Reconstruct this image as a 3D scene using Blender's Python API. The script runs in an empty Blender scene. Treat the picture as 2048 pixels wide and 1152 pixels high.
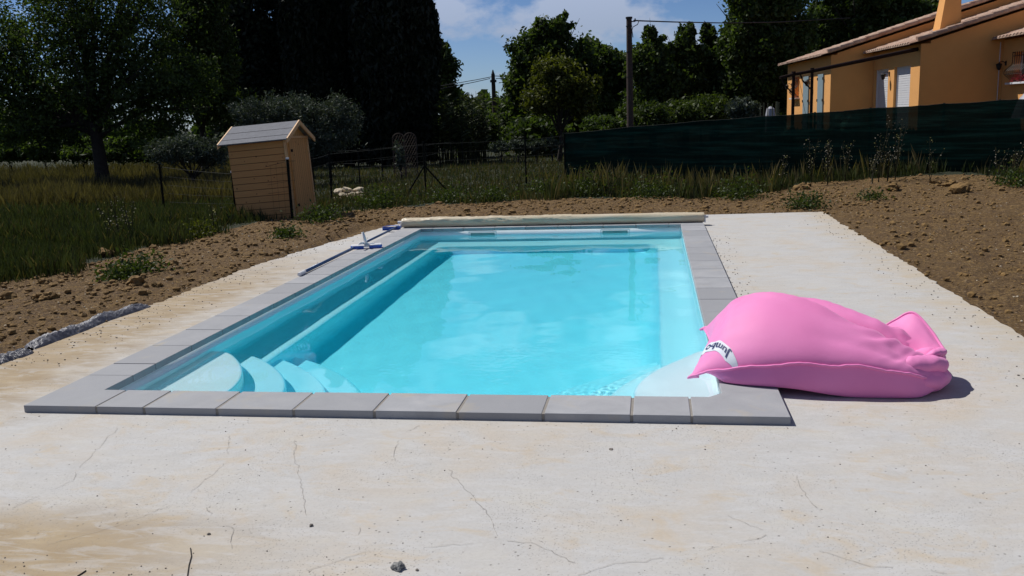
import bpy, bmesh, math, random
import numpy as np
from math import sin, cos, pi, radians, sqrt, atan2, exp
from mathutils import Vector, Matrix, noise
from mathutils.geometry import tessellate_polygon

sc = bpy.context.scene
COL = sc.collection
# ------------------------------------------------------------------ camera
FPX, PITCH, ROLL, YAW = 1775.6, .191, -.038, .162
CAM = Vector((3.456, -4.903, 1.6))
_F = Vector((-sin(YAW)*cos(PITCH), cos(YAW)*cos(PITCH), -sin(PITCH)))
_R = Vector((cos(YAW), sin(YAW), 0)); _U = _R.cross(_F)
CR = cos(ROLL)*_R + sin(ROLL)*_U
CU = -sin(ROLL)*_R + cos(ROLL)*_U
cam = bpy.data.objects.new('camera', bpy.data.cameras.new('camera')); COL.objects.link(cam)
_M = Matrix((CR, CU, -_F)).transposed().to_4x4(); _M.translation = CAM
cam.matrix_world = _M
cam.data.sensor_width = 36; cam.data.lens = 36*FPX/2048
cam.data.clip_end = 3000
sc.camera = cam
# ------------------------------------------------------------------ sky and sun
SUN_DIR = Vector((-.88, .47, 1.36)).normalized()
sun = bpy.data.lights.new('sun', 'SUN'); sun.energy = 4.3; sun.angle = radians(.5); sun.color = (1, .965, .91)
suno = bpy.data.objects.new('sun', sun); COL.objects.link(suno)
suno.rotation_euler = SUN_DIR.to_track_quat('Z', 'Y').to_euler()
sun.cycles.is_caustics_light = True
world = bpy.data.worlds.new('World'); sc.world = world; world.use_nodes = True
wn = world.node_tree; WL = wn.links
bg = wn.nodes['Background']
sky = wn.nodes.new('ShaderNodeTexSky'); sky.sky_type = 'NISHITA'; sky.sun_disc = False
sky.sun_elevation = math.asin(SUN_DIR.z); sky.sun_rotation = atan2(SUN_DIR.x, SUN_DIR.y)
sky.air_density = 1.0; sky.dust_density = .3; sky.ozone_density = 2.5
bg.inputs[1].default_value = .066
tc = wn.nodes.new('ShaderNodeTexCoord')
tint = wn.nodes.new('ShaderNodeMix'); tint.data_type = 'RGBA'; tint.blend_type = 'MULTIPLY'
tint.inputs[0].default_value = 1; tint.inputs[7].default_value = (.45, .58, .87, 1)
WL.new(sky.outputs[0], tint.inputs[6])
nz_ = wn.nodes.new('ShaderNodeSeparateXYZ'); WL.new(tc.outputs['Generated'], nz_.inputs[0])
hz = wn.nodes.new('ShaderNodeMapRange'); hz.inputs[1].default_value = .0; hz.inputs[2].default_value = .32; hz.inputs[3].default_value = 1.6; hz.inputs[4].default_value = .66
WL.new(nz_.outputs[2], hz.inputs[0])
hv = wn.nodes.new('ShaderNodeVectorMath'); hv.operation = 'SCALE'; WL.new(tint.outputs[2], hv.inputs[0]); WL.new(hz.outputs[0], hv.inputs['Scale'])
mp = wn.nodes.new('ShaderNodeMapping'); mp.inputs['Scale'].default_value = (9, 9, 16)
mp.inputs['Location'].default_value = (2.3, .4, 1.1)
WL.new(tc.outputs['Generated'], mp.inputs[0])
cn = wn.nodes.new('ShaderNodeTexNoise'); cn.inputs['Scale'].default_value = 1.15; cn.inputs['Detail'].default_value = 7
cn.inputs['Roughness'].default_value = .58; WL.new(mp.outputs[0], cn.inputs['Vector'])
cr = wn.nodes.new('ShaderNodeValToRGB'); cr.color_ramp.elements[0].position = .53; cr.color_ramp.elements[1].position = .66
acc = cn.outputs[0]
for (u_, v_, rad_, amp_) in ((1120, 25, .085, .26), (1010, 75, .055, .14), (1290, 25, .07, .16), (905, 20, .05, .17), (1400, 90, .06, .10)):
    d_ = (_F + CR*((u_-1024)/FPX) + CU*((576-v_)/FPX)).normalized()
    ds = wn.nodes.new('ShaderNodeVectorMath'); ds.operation = 'DISTANCE'; WL.new(tc.outputs['Generated'], ds.inputs[0]); ds.inputs[1].default_value = d_
    mr_ = wn.nodes.new('ShaderNodeMapRange'); mr_.interpolation_type = 'SMOOTHSTEP'; mr_.inputs[1].default_value = rad_; mr_.inputs[2].default_value = 0; mr_.inputs[4].default_value = amp_
    WL.new(ds.outputs['Value'], mr_.inputs[0]); ad = wn.nodes.new('ShaderNodeMath'); WL.new(acc, ad.inputs[0]); WL.new(mr_.outputs[0], ad.inputs[1]); acc = ad.outputs[0]
WL.new(acc, cr.inputs[0])
cm = wn.nodes.new('ShaderNodeMath'); cm.operation = 'MULTIPLY'; cm.inputs[1].default_value = .62
WL.new(cr.outputs[0], cm.inputs[0])
cl = wn.nodes.new('ShaderNodeMix'); cl.data_type = 'RGBA'
WL.new(cm.outputs[0], cl.inputs[0]); WL.new(hv.outputs[0], cl.inputs[6]); cz = wn.nodes.new('ShaderNodeMapRange'); cz.inputs[1].default_value = .09; cz.inputs[2].default_value = .26; cz.inputs[3].default_value = 1; cz.inputs[4].default_value = 2.1
WL.new(nz_.outputs[2], cz.inputs[0])
cc_ = wn.nodes.new('ShaderNodeVectorMath'); cc_.operation = 'SCALE'; cc_.inputs[0].default_value = (6.6, 7.2, 8.7); WL.new(cz.outputs[0], cc_.inputs['Scale']); WL.new(cc_.outputs[0], cl.inputs[7])
WL.new(cl.outputs[2], bg.inputs[0])
sc.view_settings.view_transform = 'Standard'; sc.view_settings.look = 'None'
sc.view_settings.exposure = 0; sc.view_settings.gamma = 1
sc.cycles.max_bounces = 14; sc.cycles.diffuse_bounces = 8; sc.cycles.transparent_max_bounces = 16
sc.cycles.transmission_bounces = 8; sc.cycles.sample_clamp_indirect = 6

# ------------------------------------------------------------------ helpers
def ray(u, v): return _F + CR*((u-1024)/FPX) + CU*((576-v)/FPX)
def at_z(u, v, z): d = ray(u, v); return CAM + d*((z-CAM.z)/d.z)
def at_y(u, v, y): d = ray(u, v); return CAM + d*((y-CAM.y)/d.y)
_H = Vector((-sin(YAW), cos(YAW), 0))
def at_d(u, v, D): d = ray(u, v); return CAM + d*(D/d.dot(_H))
def sstep(a, b, x):
    t = min(1, max(0, (x-a)/(b-a))); return t*t*(3-2*t)

def tag(o, label, cat, group=None):
    o['label'] = label; o['category'] = cat
    if group: o['group'] = group
    return o
def struct(o, kind='structure'):
    o['kind'] = kind; return o
def empty(name, loc=(0, 0, 0), rz=0):
    o = bpy.data.objects.new(name, None); o.location = loc; o.rotation_euler = (0, 0, rz)
    o.empty_display_size = .1; COL.objects.link(o); return o
def copy_tree(o, parent=None):
    c = o.copy(); COL.objects.link(c); c.parent = parent
    for ch in o.children: copy_tree(ch, c)
    return c

class MB:
    def __init__(s): s.v = []; s.f = []; s.mi = []
    def add(s, vs, fs, mi=0):
        b = len(s.v); s.v += [tuple(p) for p in vs]
        s.f += [tuple(b+i for i in f) for f in fs]; s.mi += [mi]*len(fs); return s
    def box(s, c, d, rot=None, mi=0):
        vs = []
        for z in (-.5, .5):
            for x, y in ((-.5, -.5), (.5, -.5), (.5, .5), (-.5, .5)):
                p = Vector((x*d[0], y*d[1], z*d[2]))
                if rot: p = rot @ p
                vs.append(p + Vector(c))
        return s.add(vs, [(3, 2, 1, 0), (4, 5, 6, 7), (0, 1, 5, 4), (1, 2, 6, 5), (2, 3, 7, 6), (3, 0, 4, 7)], mi)
    def prism(s, poly, a, b, mi=0):
        """poly: list of 3D points at the start, extruded by vector from a to b"""
        n = len(poly); A = [Vector(p)+Vector(a) for p in poly]; B = [Vector(p)+Vector(b) for p in poly]
        fs = [tuple(range(n-1, -1, -1)), tuple(range(n, 2*n))]
        fs += [(i, (i+1) % n, n+(i+1) % n, n+i) for i in range(n)]
        return s.add(A+B, fs, mi)
    def tube(s, pts, r, n=8, cap=True, mi=0):
        pts = [Vector(p) for p in pts]; rr = r if hasattr(r, '__len__') else [r]*len(pts)
        vs = []; up = None
        for i, p in enumerate(pts):
            t = (pts[min(i+1, len(pts)-1)] - pts[max(i-1, 0)]).normalized()
            if up is None: up = Vector((0, 0, 1)) if abs(t.z) < .9 else Vector((1, 0, 0))
            a = t.cross(up).normalized(); b = a.cross(t).normalized(); up = b
            for k in range(n):
                th = 2*pi*k/n; vs.append(p + (a*cos(th)+b*sin(th))*rr[i])
        fs = []
        for i in range(len(pts)-1):
            for k in range(n):
                fs.append((i*n+k, i*n+(k+1) % n, (i+1)*n+(k+1) % n, (i+1)*n+k))
        if cap: fs += [tuple(range(n-1, -1, -1)), tuple((len(pts)-1)*n+k for k in range(n))]
        return s.add(vs, fs, mi)
    def grid(s, P, nu, nv, closeu=False, mi=0):
        vs = [P(i, j) for j in range(nv) for i in range(nu)]
        fs = []
        for j in range(nv-1):
            for i in range(nu if closeu else nu-1):
                i2 = (i+1) % nu; fs.append((j*nu+i, j*nu+i2, (j+1)*nu+i2, (j+1)*nu+i))
        return s.add(vs, fs, mi)
    def build(s, name, mat, parent=None, smooth=False, bevel=0):
        me = bpy.data.meshes.new(name); me.from_pydata(s.v, [], s.f)
        mats = mat if isinstance(mat, (list, tuple)) else [mat]
        for m in mats: me.materials.append(m)
        if len(mats) > 1: me.polygons.foreach_set('material_index', s.mi)
        if smooth: me.polygons.foreach_set('use_smooth', [True]*len(s.f))
        me.validate(); me.update()
        o = bpy.data.objects.new(name, me); COL.objects.link(o); o.parent = parent
        if bevel:
            b = o.modifiers.new('bevel', 'BEVEL'); b.width = bevel; b.segments = 2; b.limit_method = 'ANGLE'; b.angle_limit = radians(40)
            b.harden_normals = False
        return o

def fast_mesh(name, V, tris_per, mat, parent=None, uvcol=None):
    """V: (n, k, 3) array of n separate faces of k corners"""
    n, k = V.shape[:2]
    me = bpy.data.meshes.new(name)
    me.vertices.add(n*k); me.vertices.foreach_set('co', V.reshape(-1).astype(np.float32))
    me.loops.add(n*k); me.loops.foreach_set('vertex_index', np.arange(n*k, dtype=np.int32))
    me.polygons.add(n); me.polygons.foreach_set('loop_start', np.arange(0, n*k, k, dtype=np.int32))
    me.materials.append(mat)
    if uvcol is not None:
        a = me.attributes.new('tone', 'FLOAT', 'FACE'); a.data.foreach_set('value', uvcol.astype(np.float32))
    me.update(calc_edges=True)
    o = bpy.data.objects.new(name, me); COL.objects.link(o); o.parent = parent
    return o

class NT:
    """tiny node helper"""
    def __init__(s, name):
        s.m = bpy.data.materials.new(name); s.m.use_nodes = True; s.t = s.m.node_tree
        s.b = s.t.nodes['Principled BSDF']; s.out = s.t.nodes['Material Output']
    def n(s, typ, **kw):
        nd = s.t.nodes.new('ShaderNode'+typ)
        for k, v in kw.items():
            if k in nd.inputs: nd.inputs[k].default_value = v
            else: setattr(nd, k, v)
        return nd
    def l(s, a, b): s.t.links.new(a, b)
    def pos(s, scale=(1, 1, 1)):
        g = s.n('NewGeometry'); m = s.n('Mapping'); m.inputs['Scale'].default_value = scale
        s.l(g.outputs['Position'], m.inputs[0]); return m.outputs[0]
    def obj(s, scale=(1, 1, 1)):
        g = s.n('TexCoord'); m = s.n('Mapping'); m.inputs['Scale'].default_value = scale
        s.l(g.outputs['Object'], m.inputs[0]); return m.outputs[0]
    def noise(s, vec, scale, detail=5, rough=.55, dist=0):
        n = s.n('TexNoise'); n.inputs['Scale'].default_value = scale; n.inputs['Detail'].default_value = detail
        n.inputs['Roughness'].default_value = rough; n.inputs['Distortion'].default_value = dist
        s.l(vec, n.inputs['Vector']); return n.outputs[0]
    def ramp(s, f, stops):
        r = s.n('ValToRGB'); e = r.color_ramp.elements
        while len(e) < len(stops): e.new(.5)
        for k, (p, c) in enumerate(stops):
            e[k].position = p; e[k].color = c if len(c) == 4 else (*c, 1)
        s.l(f, r.inputs[0]); return r.outputs[0]
    def mix(s, f, a, b, mode='MIX'):
        m = s.n('Mix'); m.data_type = 'RGBA'; m.blend_type = mode
        for k, x in ((0, f), (6, a), (7, b)):
            if isinstance(x, (int, float)): m.inputs[k].default_value = x
            elif isinstance(x, tuple): m.inputs[k].default_value = x if len(x) == 4 else (*x, 1)
            else: s.l(x, m.inputs[k])
        return m.outputs[2]
    def math(s, op, a, b=0.0):
        m = s.n('Math', operation=op)
        for k, x in ((0, a), (1, b)):
            if isinstance(x, (int, float)): m.inputs[k].default_value = x
            else: s.l(x, m.inputs[k])
        return m.outputs[0]
    def bump(s, h, strength=.3, dist=.01):
        b = s.n('Bump'); b.inputs['Strength'].default_value = strength; b.inputs['Distance'].default_value = dist
        s.l(h, b.inputs['Height']); s.l(b.outputs[0], s.b.inputs['Normal'])
    def set(s, col=None, rough=None, metal=None, **kw):
        if col is not None:
            if isinstance(col, tuple): s.b.inputs['Base Color'].default_value = (*col[:3], 1)
            else: s.l(col, s.b.inputs['Base Color'])
        if rough is not None: s.b.inputs['Roughness'].default_value = rough
        if metal is not None: s.b.inputs['Metallic'].default_value = metal
        for k, v in kw.items(): s.b.inputs[k].default_value = v
        return s.m

def plain(name, col, rough=.6, metal=0, var=.12, scale=8, bump=0):
    t = NT(name); f = t.noise(t.obj(), scale, 5)
    c = t.ramp(f, [(.3, tuple(x*(1-var) for x in col)), (.7, tuple(min(1, x*(1+var)) for x in col))])
    if bump: t.bump(t.noise(t.obj(), scale*6, 4), bump, .004)
    return t.set(c, rough, metal)

def dull(m):
    m.node_tree.nodes['Principled BSDF'].inputs['Specular IOR Level'].default_value = .12; return m

def leaf_mat(name, c1, c2, trans=.25, rough=.55):
    t = NT(name); t.t.nodes.remove(t.b)
    at = t.n('Attribute'); at.attribute_name = 'tone'
    c = t.ramp(at.outputs['Fac'], [(0, c1), (1, c2)])
    d = t.n('BsdfDiffuse'); t.l(c, d.inputs[0])
    tr = t.n('BsdfTranslucent'); t.l(t.mix(1.0, c, (1.25, 1.35, .5), 'MULTIPLY'), tr.inputs[0])
    mx = t.n('MixShader'); mx.inputs[0].default_value = trans; t.l(d.outputs[0], mx.inputs[1]); t.l(tr.outputs[0], mx.inputs[2])
    gl = t.n('BsdfGlossy'); gl.inputs['Roughness'].default_value = rough; gl.inputs[0].default_value = (.5, .5, .5, 1)
    m2 = t.n('MixShader'); m2.inputs[0].default_value = .04; t.l(mx.outputs[0], m2.inputs[1]); t.l(gl.outputs[0], m2.inputs[2])
    t.l(m2.outputs[0], t.out.inputs[0]); return t.m

# ------------------------------------------------------------------ materials
def m_deck():
    t = NT('concrete_screed'); P = t.pos()
    big = t.noise(P, 1.1, 6, .6, .6); mid = t.noise(t.pos((1, 2.2, 1)), 2.6, 6, .6, .4); fine = t.noise(P, 60, 4, .6)
    c = t.ramp(mid, [(.30, (.47, .465, .455)), (.55, (.49, .477, .455)), (.75, (.51, .49, .445))])
    st = t.ramp(big, [(.50, (0, 0, 0)), (.66, (1, 1, 1))])
    st2 = t.ramp(t.noise(t.pos((1, 1.5, 1)), 3.3, 5, .62, .9), [(.54, (0, 0, 0)), (.70, (1, 1, 1))]); c = t.mix(t.math('MULTIPLY', st2, .6), c, (.50, .40, .27)); c = t.mix(t.math('MULTIPLY', t.ramp(t.noise(P, 4.5, 6, .7, .6), [(.3, (1, 1, 1)), (.5, (0, 0, 0))]), .35), c, (.40, .385, .36))
    c = t.mix(t.math('MULTIPLY', st, .5), c, (.50, .42, .32))
    # earth washed over the strip beside the left kerb and the front edge
    g = t.n('NewGeometry'); sx = t.n('SeparateXYZ'); t.l(g.outputs['Position'], sx.inputs[0])
    mr = t.n('MapRange'); mr.inputs[1].default_value = -.15; mr.inputs[2].default_value = -.85
    t.l(t.math('ADD', sx.outputs[0], t.math('MULTIPLY', t.math('SUBTRACT', mid, .5), .9)), mr.inputs[0])
    my = t.n('MapRange'); my.inputs[1].default_value = 6.6; my.inputs[2].default_value = 3.6
    t.l(sx.outputs[1], my.inputs[0])
    f1 = t.math('MULTIPLY', mr.outputs[0], my.outputs[0])
    mb = t.n('MapRange'); mb.inputs[1].default_value = -1.45; mb.inputs[2].default_value = -1.82
    t.l(t.math('ADD', t.math('ADD', sx.outputs[1], t.math('MULTIPLY', sx.outputs[0], .0)), t.math('MULTIPLY', t.math('SUBTRACT', big, .5), .5)), mb.inputs[0])
    mbx = t.n('MapRange'); mbx.inputs[1].default_value = 2.2; mbx.inputs[2].default_value = 1.2; t.l(sx.outputs[0], mbx.inputs[0])
    f2 = t.math('MULTIPLY', mb.outputs[0], mbx.outputs[0])
    dirt = t.math('MAXIMUM', f1, f2)
    c = t.mix(t.math('MULTIPLY', dirt, .9), c, t.ramp(mid, [(.35, (.29, .205, .105)), (.7, (.40, .305, .18))]))
    edge = t.n('MapRange'); edge.inputs[1].default_value = 5.55; edge.inputs[2].default_value = 6.05
    t.l(t.math('ADD', sx.outputs[0], t.math('MULTIPLY', t.math('SUBTRACT', mid, .5), .8)), edge.inputs[0])
    c = t.mix(t.math('MULTIPLY', edge.outputs[0], .6), c, (.45, .36, .23))
    wsh = t.noise(t.pos((1.6, 5, 1)), 2.1, 5, .65, 1.2)
    c = t.mix(t.math('MULTIPLY', t.ramp(wsh, [(.5, (0, 0, 0)), (.62, (1, 1, 1))]), .35), c, (.54, .54, .54))
    v = t.n('TexVoronoi'); v.inputs['Scale'].default_value = 24; v.inputs['Randomness'].default_value = 1; t.l(P, v.inputs['Vector'])
    pit = t.ramp(v.outputs['Distance'], [(.07, (1, 1, 1)), (.14, (0, 0, 0))])
    dens = t.ramp(t.noise(P, 2.3, 3), [(.44, (0, 0, 0)), (.56, (1, 1, 1))])
    pm = t.math('MULTIPLY', pit, dens)
    v2 = t.n('TexVoronoi'); v2.inputs['Scale'].default_value = 75; t.l(P, v2.inputs['Vector'])
    p2 = t.math('MULTIPLY', t.ramp(v2.outputs['Distance'], [(.14, (1, 1, 1)), (.26, (0, 0, 0))]), t.ramp(t.noise(P, 1.7, 4), [(.42, (.1, .1, .1)), (.62, (.9, .9, .9))]))
    c = t.mix(t.math('MULTIPLY', pm, .75), c, (.13, .12, .10)); c = t.mix(t.math('MULTIPLY', p2, .5), c, (.2, .185, .16))
    c = t.mix(t.math('MULTIPLY', t.ramp(fine, [(.35, (1, 1, 1)), (.55, (0, 0, 0))]), .13), c, (.3, .28, .25))
    tro = t.noise(t.pos((1.3, 9, 1)), 3.0, 4, .6, 1.6); h = t.math('SUBTRACT', t.math('ADD', t.math('ADD', t.math('MULTIPLY', mid, .5), t.math('MULTIPLY', tro, .45)), t.math('MULTIPLY', fine, .25)), t.math('MULTIPLY', t.math('MAXIMUM', pm, p2), .6))
    t.bump(h, .5, .008)
    return t.set(c, .9)
def m_coping():
    t = NT('grey_reconstituted_stone'); P = t.pos(); oi = t.n('ObjectInfo')
    f = t.noise(P, 5, 6, .6, .5)
    c = t.ramp(f, [(.3, (.31, .315, .33)), (.55, (.36, .365, .38)), (.75, (.41, .41, .415))])
    c = t.mix(t.math('MULTIPLY', oi.outputs['Random'], .95), c, (.275, .28, .295))
    br = t.ramp(t.noise(P, 2.7, 4, .6, 1), [(.6, (0, 0, 0)), (.78, (1, 1, 1))])
    c = t.mix(t.math('MULTIPLY', br, .6), c, (.42, .36, .26))
    sp = t.ramp(t.noise(P, 160, 2), [(.28, (1, 1, 1)), (.36, (0, 0, 0))])
    c = t.mix(t.math('MULTIPLY', sp, .5), c, (.14, .14, .14))
    t.bump(t.noise(P, 90, 4), .25, .003)
    return t.set(c, .8)
def m_ground():
    t = NT('earth_and_turf'); P = t.pos()
    f = t.noise(P, 3, 8, .65, .3); g = t.noise(P, 22, 6, .7)
    soil = t.ramp(g, [(.25, (.045, .024, .007)), (.43, (.135, .074, .020)), (.56, (.25, .148, .045)), (.68, (.36, .235, .09)), (.80, (.46, .34, .18))])
    soil = t.mix(t.math('MULTIPLY', t.ramp(f, [(.4, (0, 0, 0)), (.7, (1, 1, 1))]), .45), soil, (.085, .043, .017))
    g2 = t.noise(P, 48, 5, .75); soil = t.mix(t.ramp(g2, [(.36, (.75, .75, .75)), (.5, (0, 0, 0))]), soil, (.030, .015, .007))
    vo = t.n('TexVoronoi'); vo.inputs['Scale'].default_value = 16; t.l(P, vo.inputs['Vector'])
    soil = t.mix(t.math('MULTIPLY', t.ramp(vo.outputs['Distance'], [(.10, (1, 1, 1)), (.18, (0, 0, 0))]), .8), soil, (.42, .30, .18))
    at = t.n('Attribute'); at.attribute_name = 'soil'
    gr = t.ramp(f, [(.3, (.010, .018, .005)), (.6, (.028, .034, .011)), (.8, (.065, .056, .025))])
    k = t.ramp(t.math('ADD', at.outputs['Fac'], t.math('MULTIPLY', t.math('SUBTRACT', f, .5), .5)), [(.42, (0, 0, 0)), (.55, (1, 1, 1))])
    c = t.mix(k, gr, soil)
    t.bump(t.math('ADD', g, t.math('MULTIPLY', t.noise(P, 55, 5, .7), .8)), 1.0, .045)
    return t.set(c, .95)
def m_shell():
    t = NT('white_gelcoat'); f = t.noise(t.pos(), 2, 4)
    return t.set(t.ramp(f, [(.3, (.91, .94, .96)), (.7, (.94, .96, .97))]), .3)
def m_pink():
    t = NT('pink_mesh_fabric'); P = t.obj()
    w1 = t.n('TexWave'); w1.inputs['Scale'].default_value = 110; w1.bands_direction = 'X'; t.l(P, w1.inputs[0])
    w2 = t.n('TexWave'); w2.inputs['Scale'].default_value = 110; w2.bands_direction = 'Y'; t.l(P, w2.inputs[0])
    w = t.math('MULTIPLY', w1.outputs[1], w2.outputs[1])
    c = t.ramp(t.noise(P, 3, 4), [(.3, (.84, .225, .51)), (.7, (.88, .26, .56))])
    nz = t.noise(P, 9, 5, .6)
    t.bump(t.math('ADD', t.math('MULTIPLY', w, .10), t.math('MULTIPLY', nz, .8)), .35, .006)
    m = t.set(c, .62); t.b.inputs['Sheen Weight'].default_value = .25; t.b.inputs['Sheen Roughness'].default_value = .5
    t.b.inputs['Sheen Tint'].default_value = (1, .75, .9, 1)
    return m
def m_planks(name, axis, pitch, col, dark):
    t = NT(name); P = t.obj()
    sx = t.n('SeparateXYZ'); t.l(P, sx.inputs[0]); z = sx.outputs[{'x': 0, 'y': 1, 'z': 2}[axis]]
    q = t.math('DIVIDE', z, pitch); fr = t.math('FRACT', q); fl = t.math('FLOOR', q)
    gap = t.ramp(fr, [(0, (1, 1, 1)), (.05, (1, 1, 1)), (.10, (0, 0, 0)), (1, (0, 0, 0))])
    wn_ = t.n('TexWhiteNoise'); wn_.noise_dimensions = '1D'; t.l(fl, wn_.inputs['W'])
    sc_ = {'x': (30, 1, 1.2), 'y': (1, 30, 1.2), 'z': (1.2, 1.2, 30)}[axis]
    gr = t.noise(t.obj(sc_), 2.5, 6, .6, .8)
    c = t.ramp(gr, [(.3, tuple(x*.82 for x in col)), (.7, col)])
    c = t.mix(t.math('MULTIPLY', wn_.outputs[0], .45), c, tuple(x*.78 for x in col))
    kn = t.n('TexVoronoi'); kn.inputs['Scale'].default_value = 6.5; t.l(P, kn.inputs['Vector'])
    c = t.mix(t.ramp(kn.outputs['Distance'], [(.07, (.9, .9, .9)), (.12, (0, 0, 0))]), c, dark)
    c = t.mix(t.math('MULTIPLY', gap, .85), c, tuple(x*.25 for x in dark))
    t.bump(t.math('SUBTRACT', 1.0, gap), .6, .01)
    return t.set(c, .7)
def m_render(name, col):
    t = NT(name); P = t.pos(); f = t.noise(P, 1.5, 6, .6); g = t.noise(P, 60, 4)
    c = t.ramp(f, [(.3, tuple(x*.92 for x in col)), (.7, col)])
    t.bump(g, .5, .01); return t.set(c, .9)
def m_tiles():
    t = NT('clay_roof_tiles'); P = t.obj(); f = t.noise(P, 6, 4, .6)
    v = t.n('TexVoronoi'); v.inputs['Scale'].default_value = 4.2; t.l(P, v.inputs['Vector'])
    c = t.ramp(f, [(.3, (.30, .17, .115)), (.5, (.42, .27, .19)), (.7, (.56, .42, .32))])
    sp_ = t.n('SeparateColor'); t.l(v.outputs['Color'], sp_.inputs[0])
    c = t.mix(t.math('MULTIPLY', sp_.outputs[0], .6), c, (.28, .14, .09)); c = t.mix(t.math('MULTIPLY', sp_.outputs[1], .35), c, (.60, .48, .38))
    return t.set(c, .85)
def m_cloth():
    t = NT('green_shade_netting'); P = t.pos((1, 1, 1))
    f = t.noise(t.pos((.35, .35, 5)), 2.4, 5, .6); w = t.n('TexWave'); w.bands_direction = 'Z'; w.inputs['Scale'].default_value = 13; t.l(P, w.inputs[0])
    c = t.ramp(f, [(.3, (.002, .012, .009)), (.5, (.005, .024, .017)), (.62, (.012, .050, .035)), (.75, (.022, .075, .052))])
    c = t.mix(t.math('MULTIPLY', w.outputs[1], .25), c, (.003, .008, .007))
    t.bump(f, .6, .02)
    tr = t.n('BsdfTransparent'); mx = t.n('MixShader'); mx.inputs[0].default_value = .985
    t.set(c, .9); t.b.inputs['Specular IOR Level'].default_value = .08; t.l(tr.outputs[0], mx.inputs[1]); t.l(t.b.outputs[0], mx.inputs[2]); t.l(mx.outputs[0], t.out.inputs[0])
    return t.m
def m_tarp():
    t = NT('cream_pool_cover_vinyl'); f = t.noise(t.obj((2, 6, 6)), 2, 5, .6, .6)
    t.bump(f, .12, .01)
    return t.set(t.ramp(t.noise(t.obj(), 2, 3), [(.3, (.60, .50, .34)), (.7, (.65, .56, .41))]), .36)
M = dict(
    deck=m_deck(), coping=m_coping(), ground=m_ground(), shell=m_shell(), pink=m_pink(),
    crack=plain('crack_shadow', (.33, .305, .27), .95), grout=plain('grout', (.25, .23, .205), .9, scale=40),
    plank_h=m_planks('horizontal_pine_boards', 'z', .118, (.62, .31, .105), (.16, .06, .02)),
    plank_v=m_planks('vertical_pine_boards', 'y', .09, (.64, .33, .11), (.18, .07, .02)),
    pine=plain('pine_trim', (.66, .40, .19), .6, scale=5), felt=plain('grey_roofing_felt', (.145, .15, .17), .85, scale=14, bump=.3),
    ochre=m_render('ochre_render', (.80, .39, .12)), tiles=m_tiles(), net=m_cloth(), tarp=m_tarp(),
    white=plain('white_plastic', (.72, .72, .74), .45, var=.04), blue=plain('blue_plastic', (.02, .09, .45), .35, var=.1),
    alu=plain('blue_anodised_tube', (.065, .12, .24), .35, metal=.35, var=.08), black=plain('black_metal', (.012, .010, .010), .6, var=.2),
    rust=dull(plain('dark_brown_steel', (.022, .012, .010), .8, var=.3)), post=dull(plain('dark_green_post', (.006, .008, .007), .9, var=.2)),
    wood=plain('weathered_pole_wood', (.055, .034, .027), .9, scale=20, var=.3), bark=plain('bark', (.030, .023, .018), .95, scale=12, var=.4, bump=.6),
    shutter=plain('pale_blue_shutter', (.22, .29, .32), .6, var=.05), stone=plain('limestone', (.50, .42, .30), .9, scale=12, var=.3, bump=.5),
    navy=plain('navy_ink', (.01, .02, .12), .6, var=.02), clod=plain('soil_clods', (.19, .112, .036), .95, scale=30, var=.4, bump=.6),
    grav=plain('grey_gravel', (.16, .14, .12), .9, scale=60, var=.5), pstone=plain('grey_stone', (.25, .25, .24), .9, scale=70, var=.45, bump=.8),
    sheet=plain('grey_plastic_sheet', (.15, .15, .165), .45, scale=30, var=.35, bump=.7), red=plain('red_petals', (.45, .02, .05), .6, var=.3),
    tagw=plain('white_ribbon', (.70, .73, .80), .6, var=.03), wire=dull(plain('galvanised_wire', (.035, .038, .036), .8)),
    rattan=plain('brown_lattice', (.075, .05, .036), .8, var=.25), chair=plain('pale_parasol', (.33, .33, .37), .6),
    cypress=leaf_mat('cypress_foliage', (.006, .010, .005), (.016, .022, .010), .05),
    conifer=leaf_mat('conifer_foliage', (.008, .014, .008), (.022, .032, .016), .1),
    dark=leaf_mat('dark_leaf', (.010, .022, .007), (.085, .125, .028), .42),
    mid=leaf_mat('green_leaf', (.016, .030, .006), (.072, .10, .020), .35),
    bright=leaf_mat('yellow_green_leaf', (.028, .038, .006), (.11, .12, .018), .38),
    olive=leaf_mat('olive_leaf', (.022, .032, .022), (.095, .115, .09), .15),
    grass=leaf_mat('grass_blades', (.018, .028, .009), (.074, .088, .032), .25),
    dry=leaf_mat('dry_grass_blades', (.030, .029, .010), (.17, .135, .058), .25),
    seed=leaf_mat('pale_seed_heads', (.16, .14, .10), (.42, .38, .31), .3),
    reed=leaf_mat('reed_leaf', (.02, .03, .01), (.08, .10, .04), .25),
)

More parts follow.
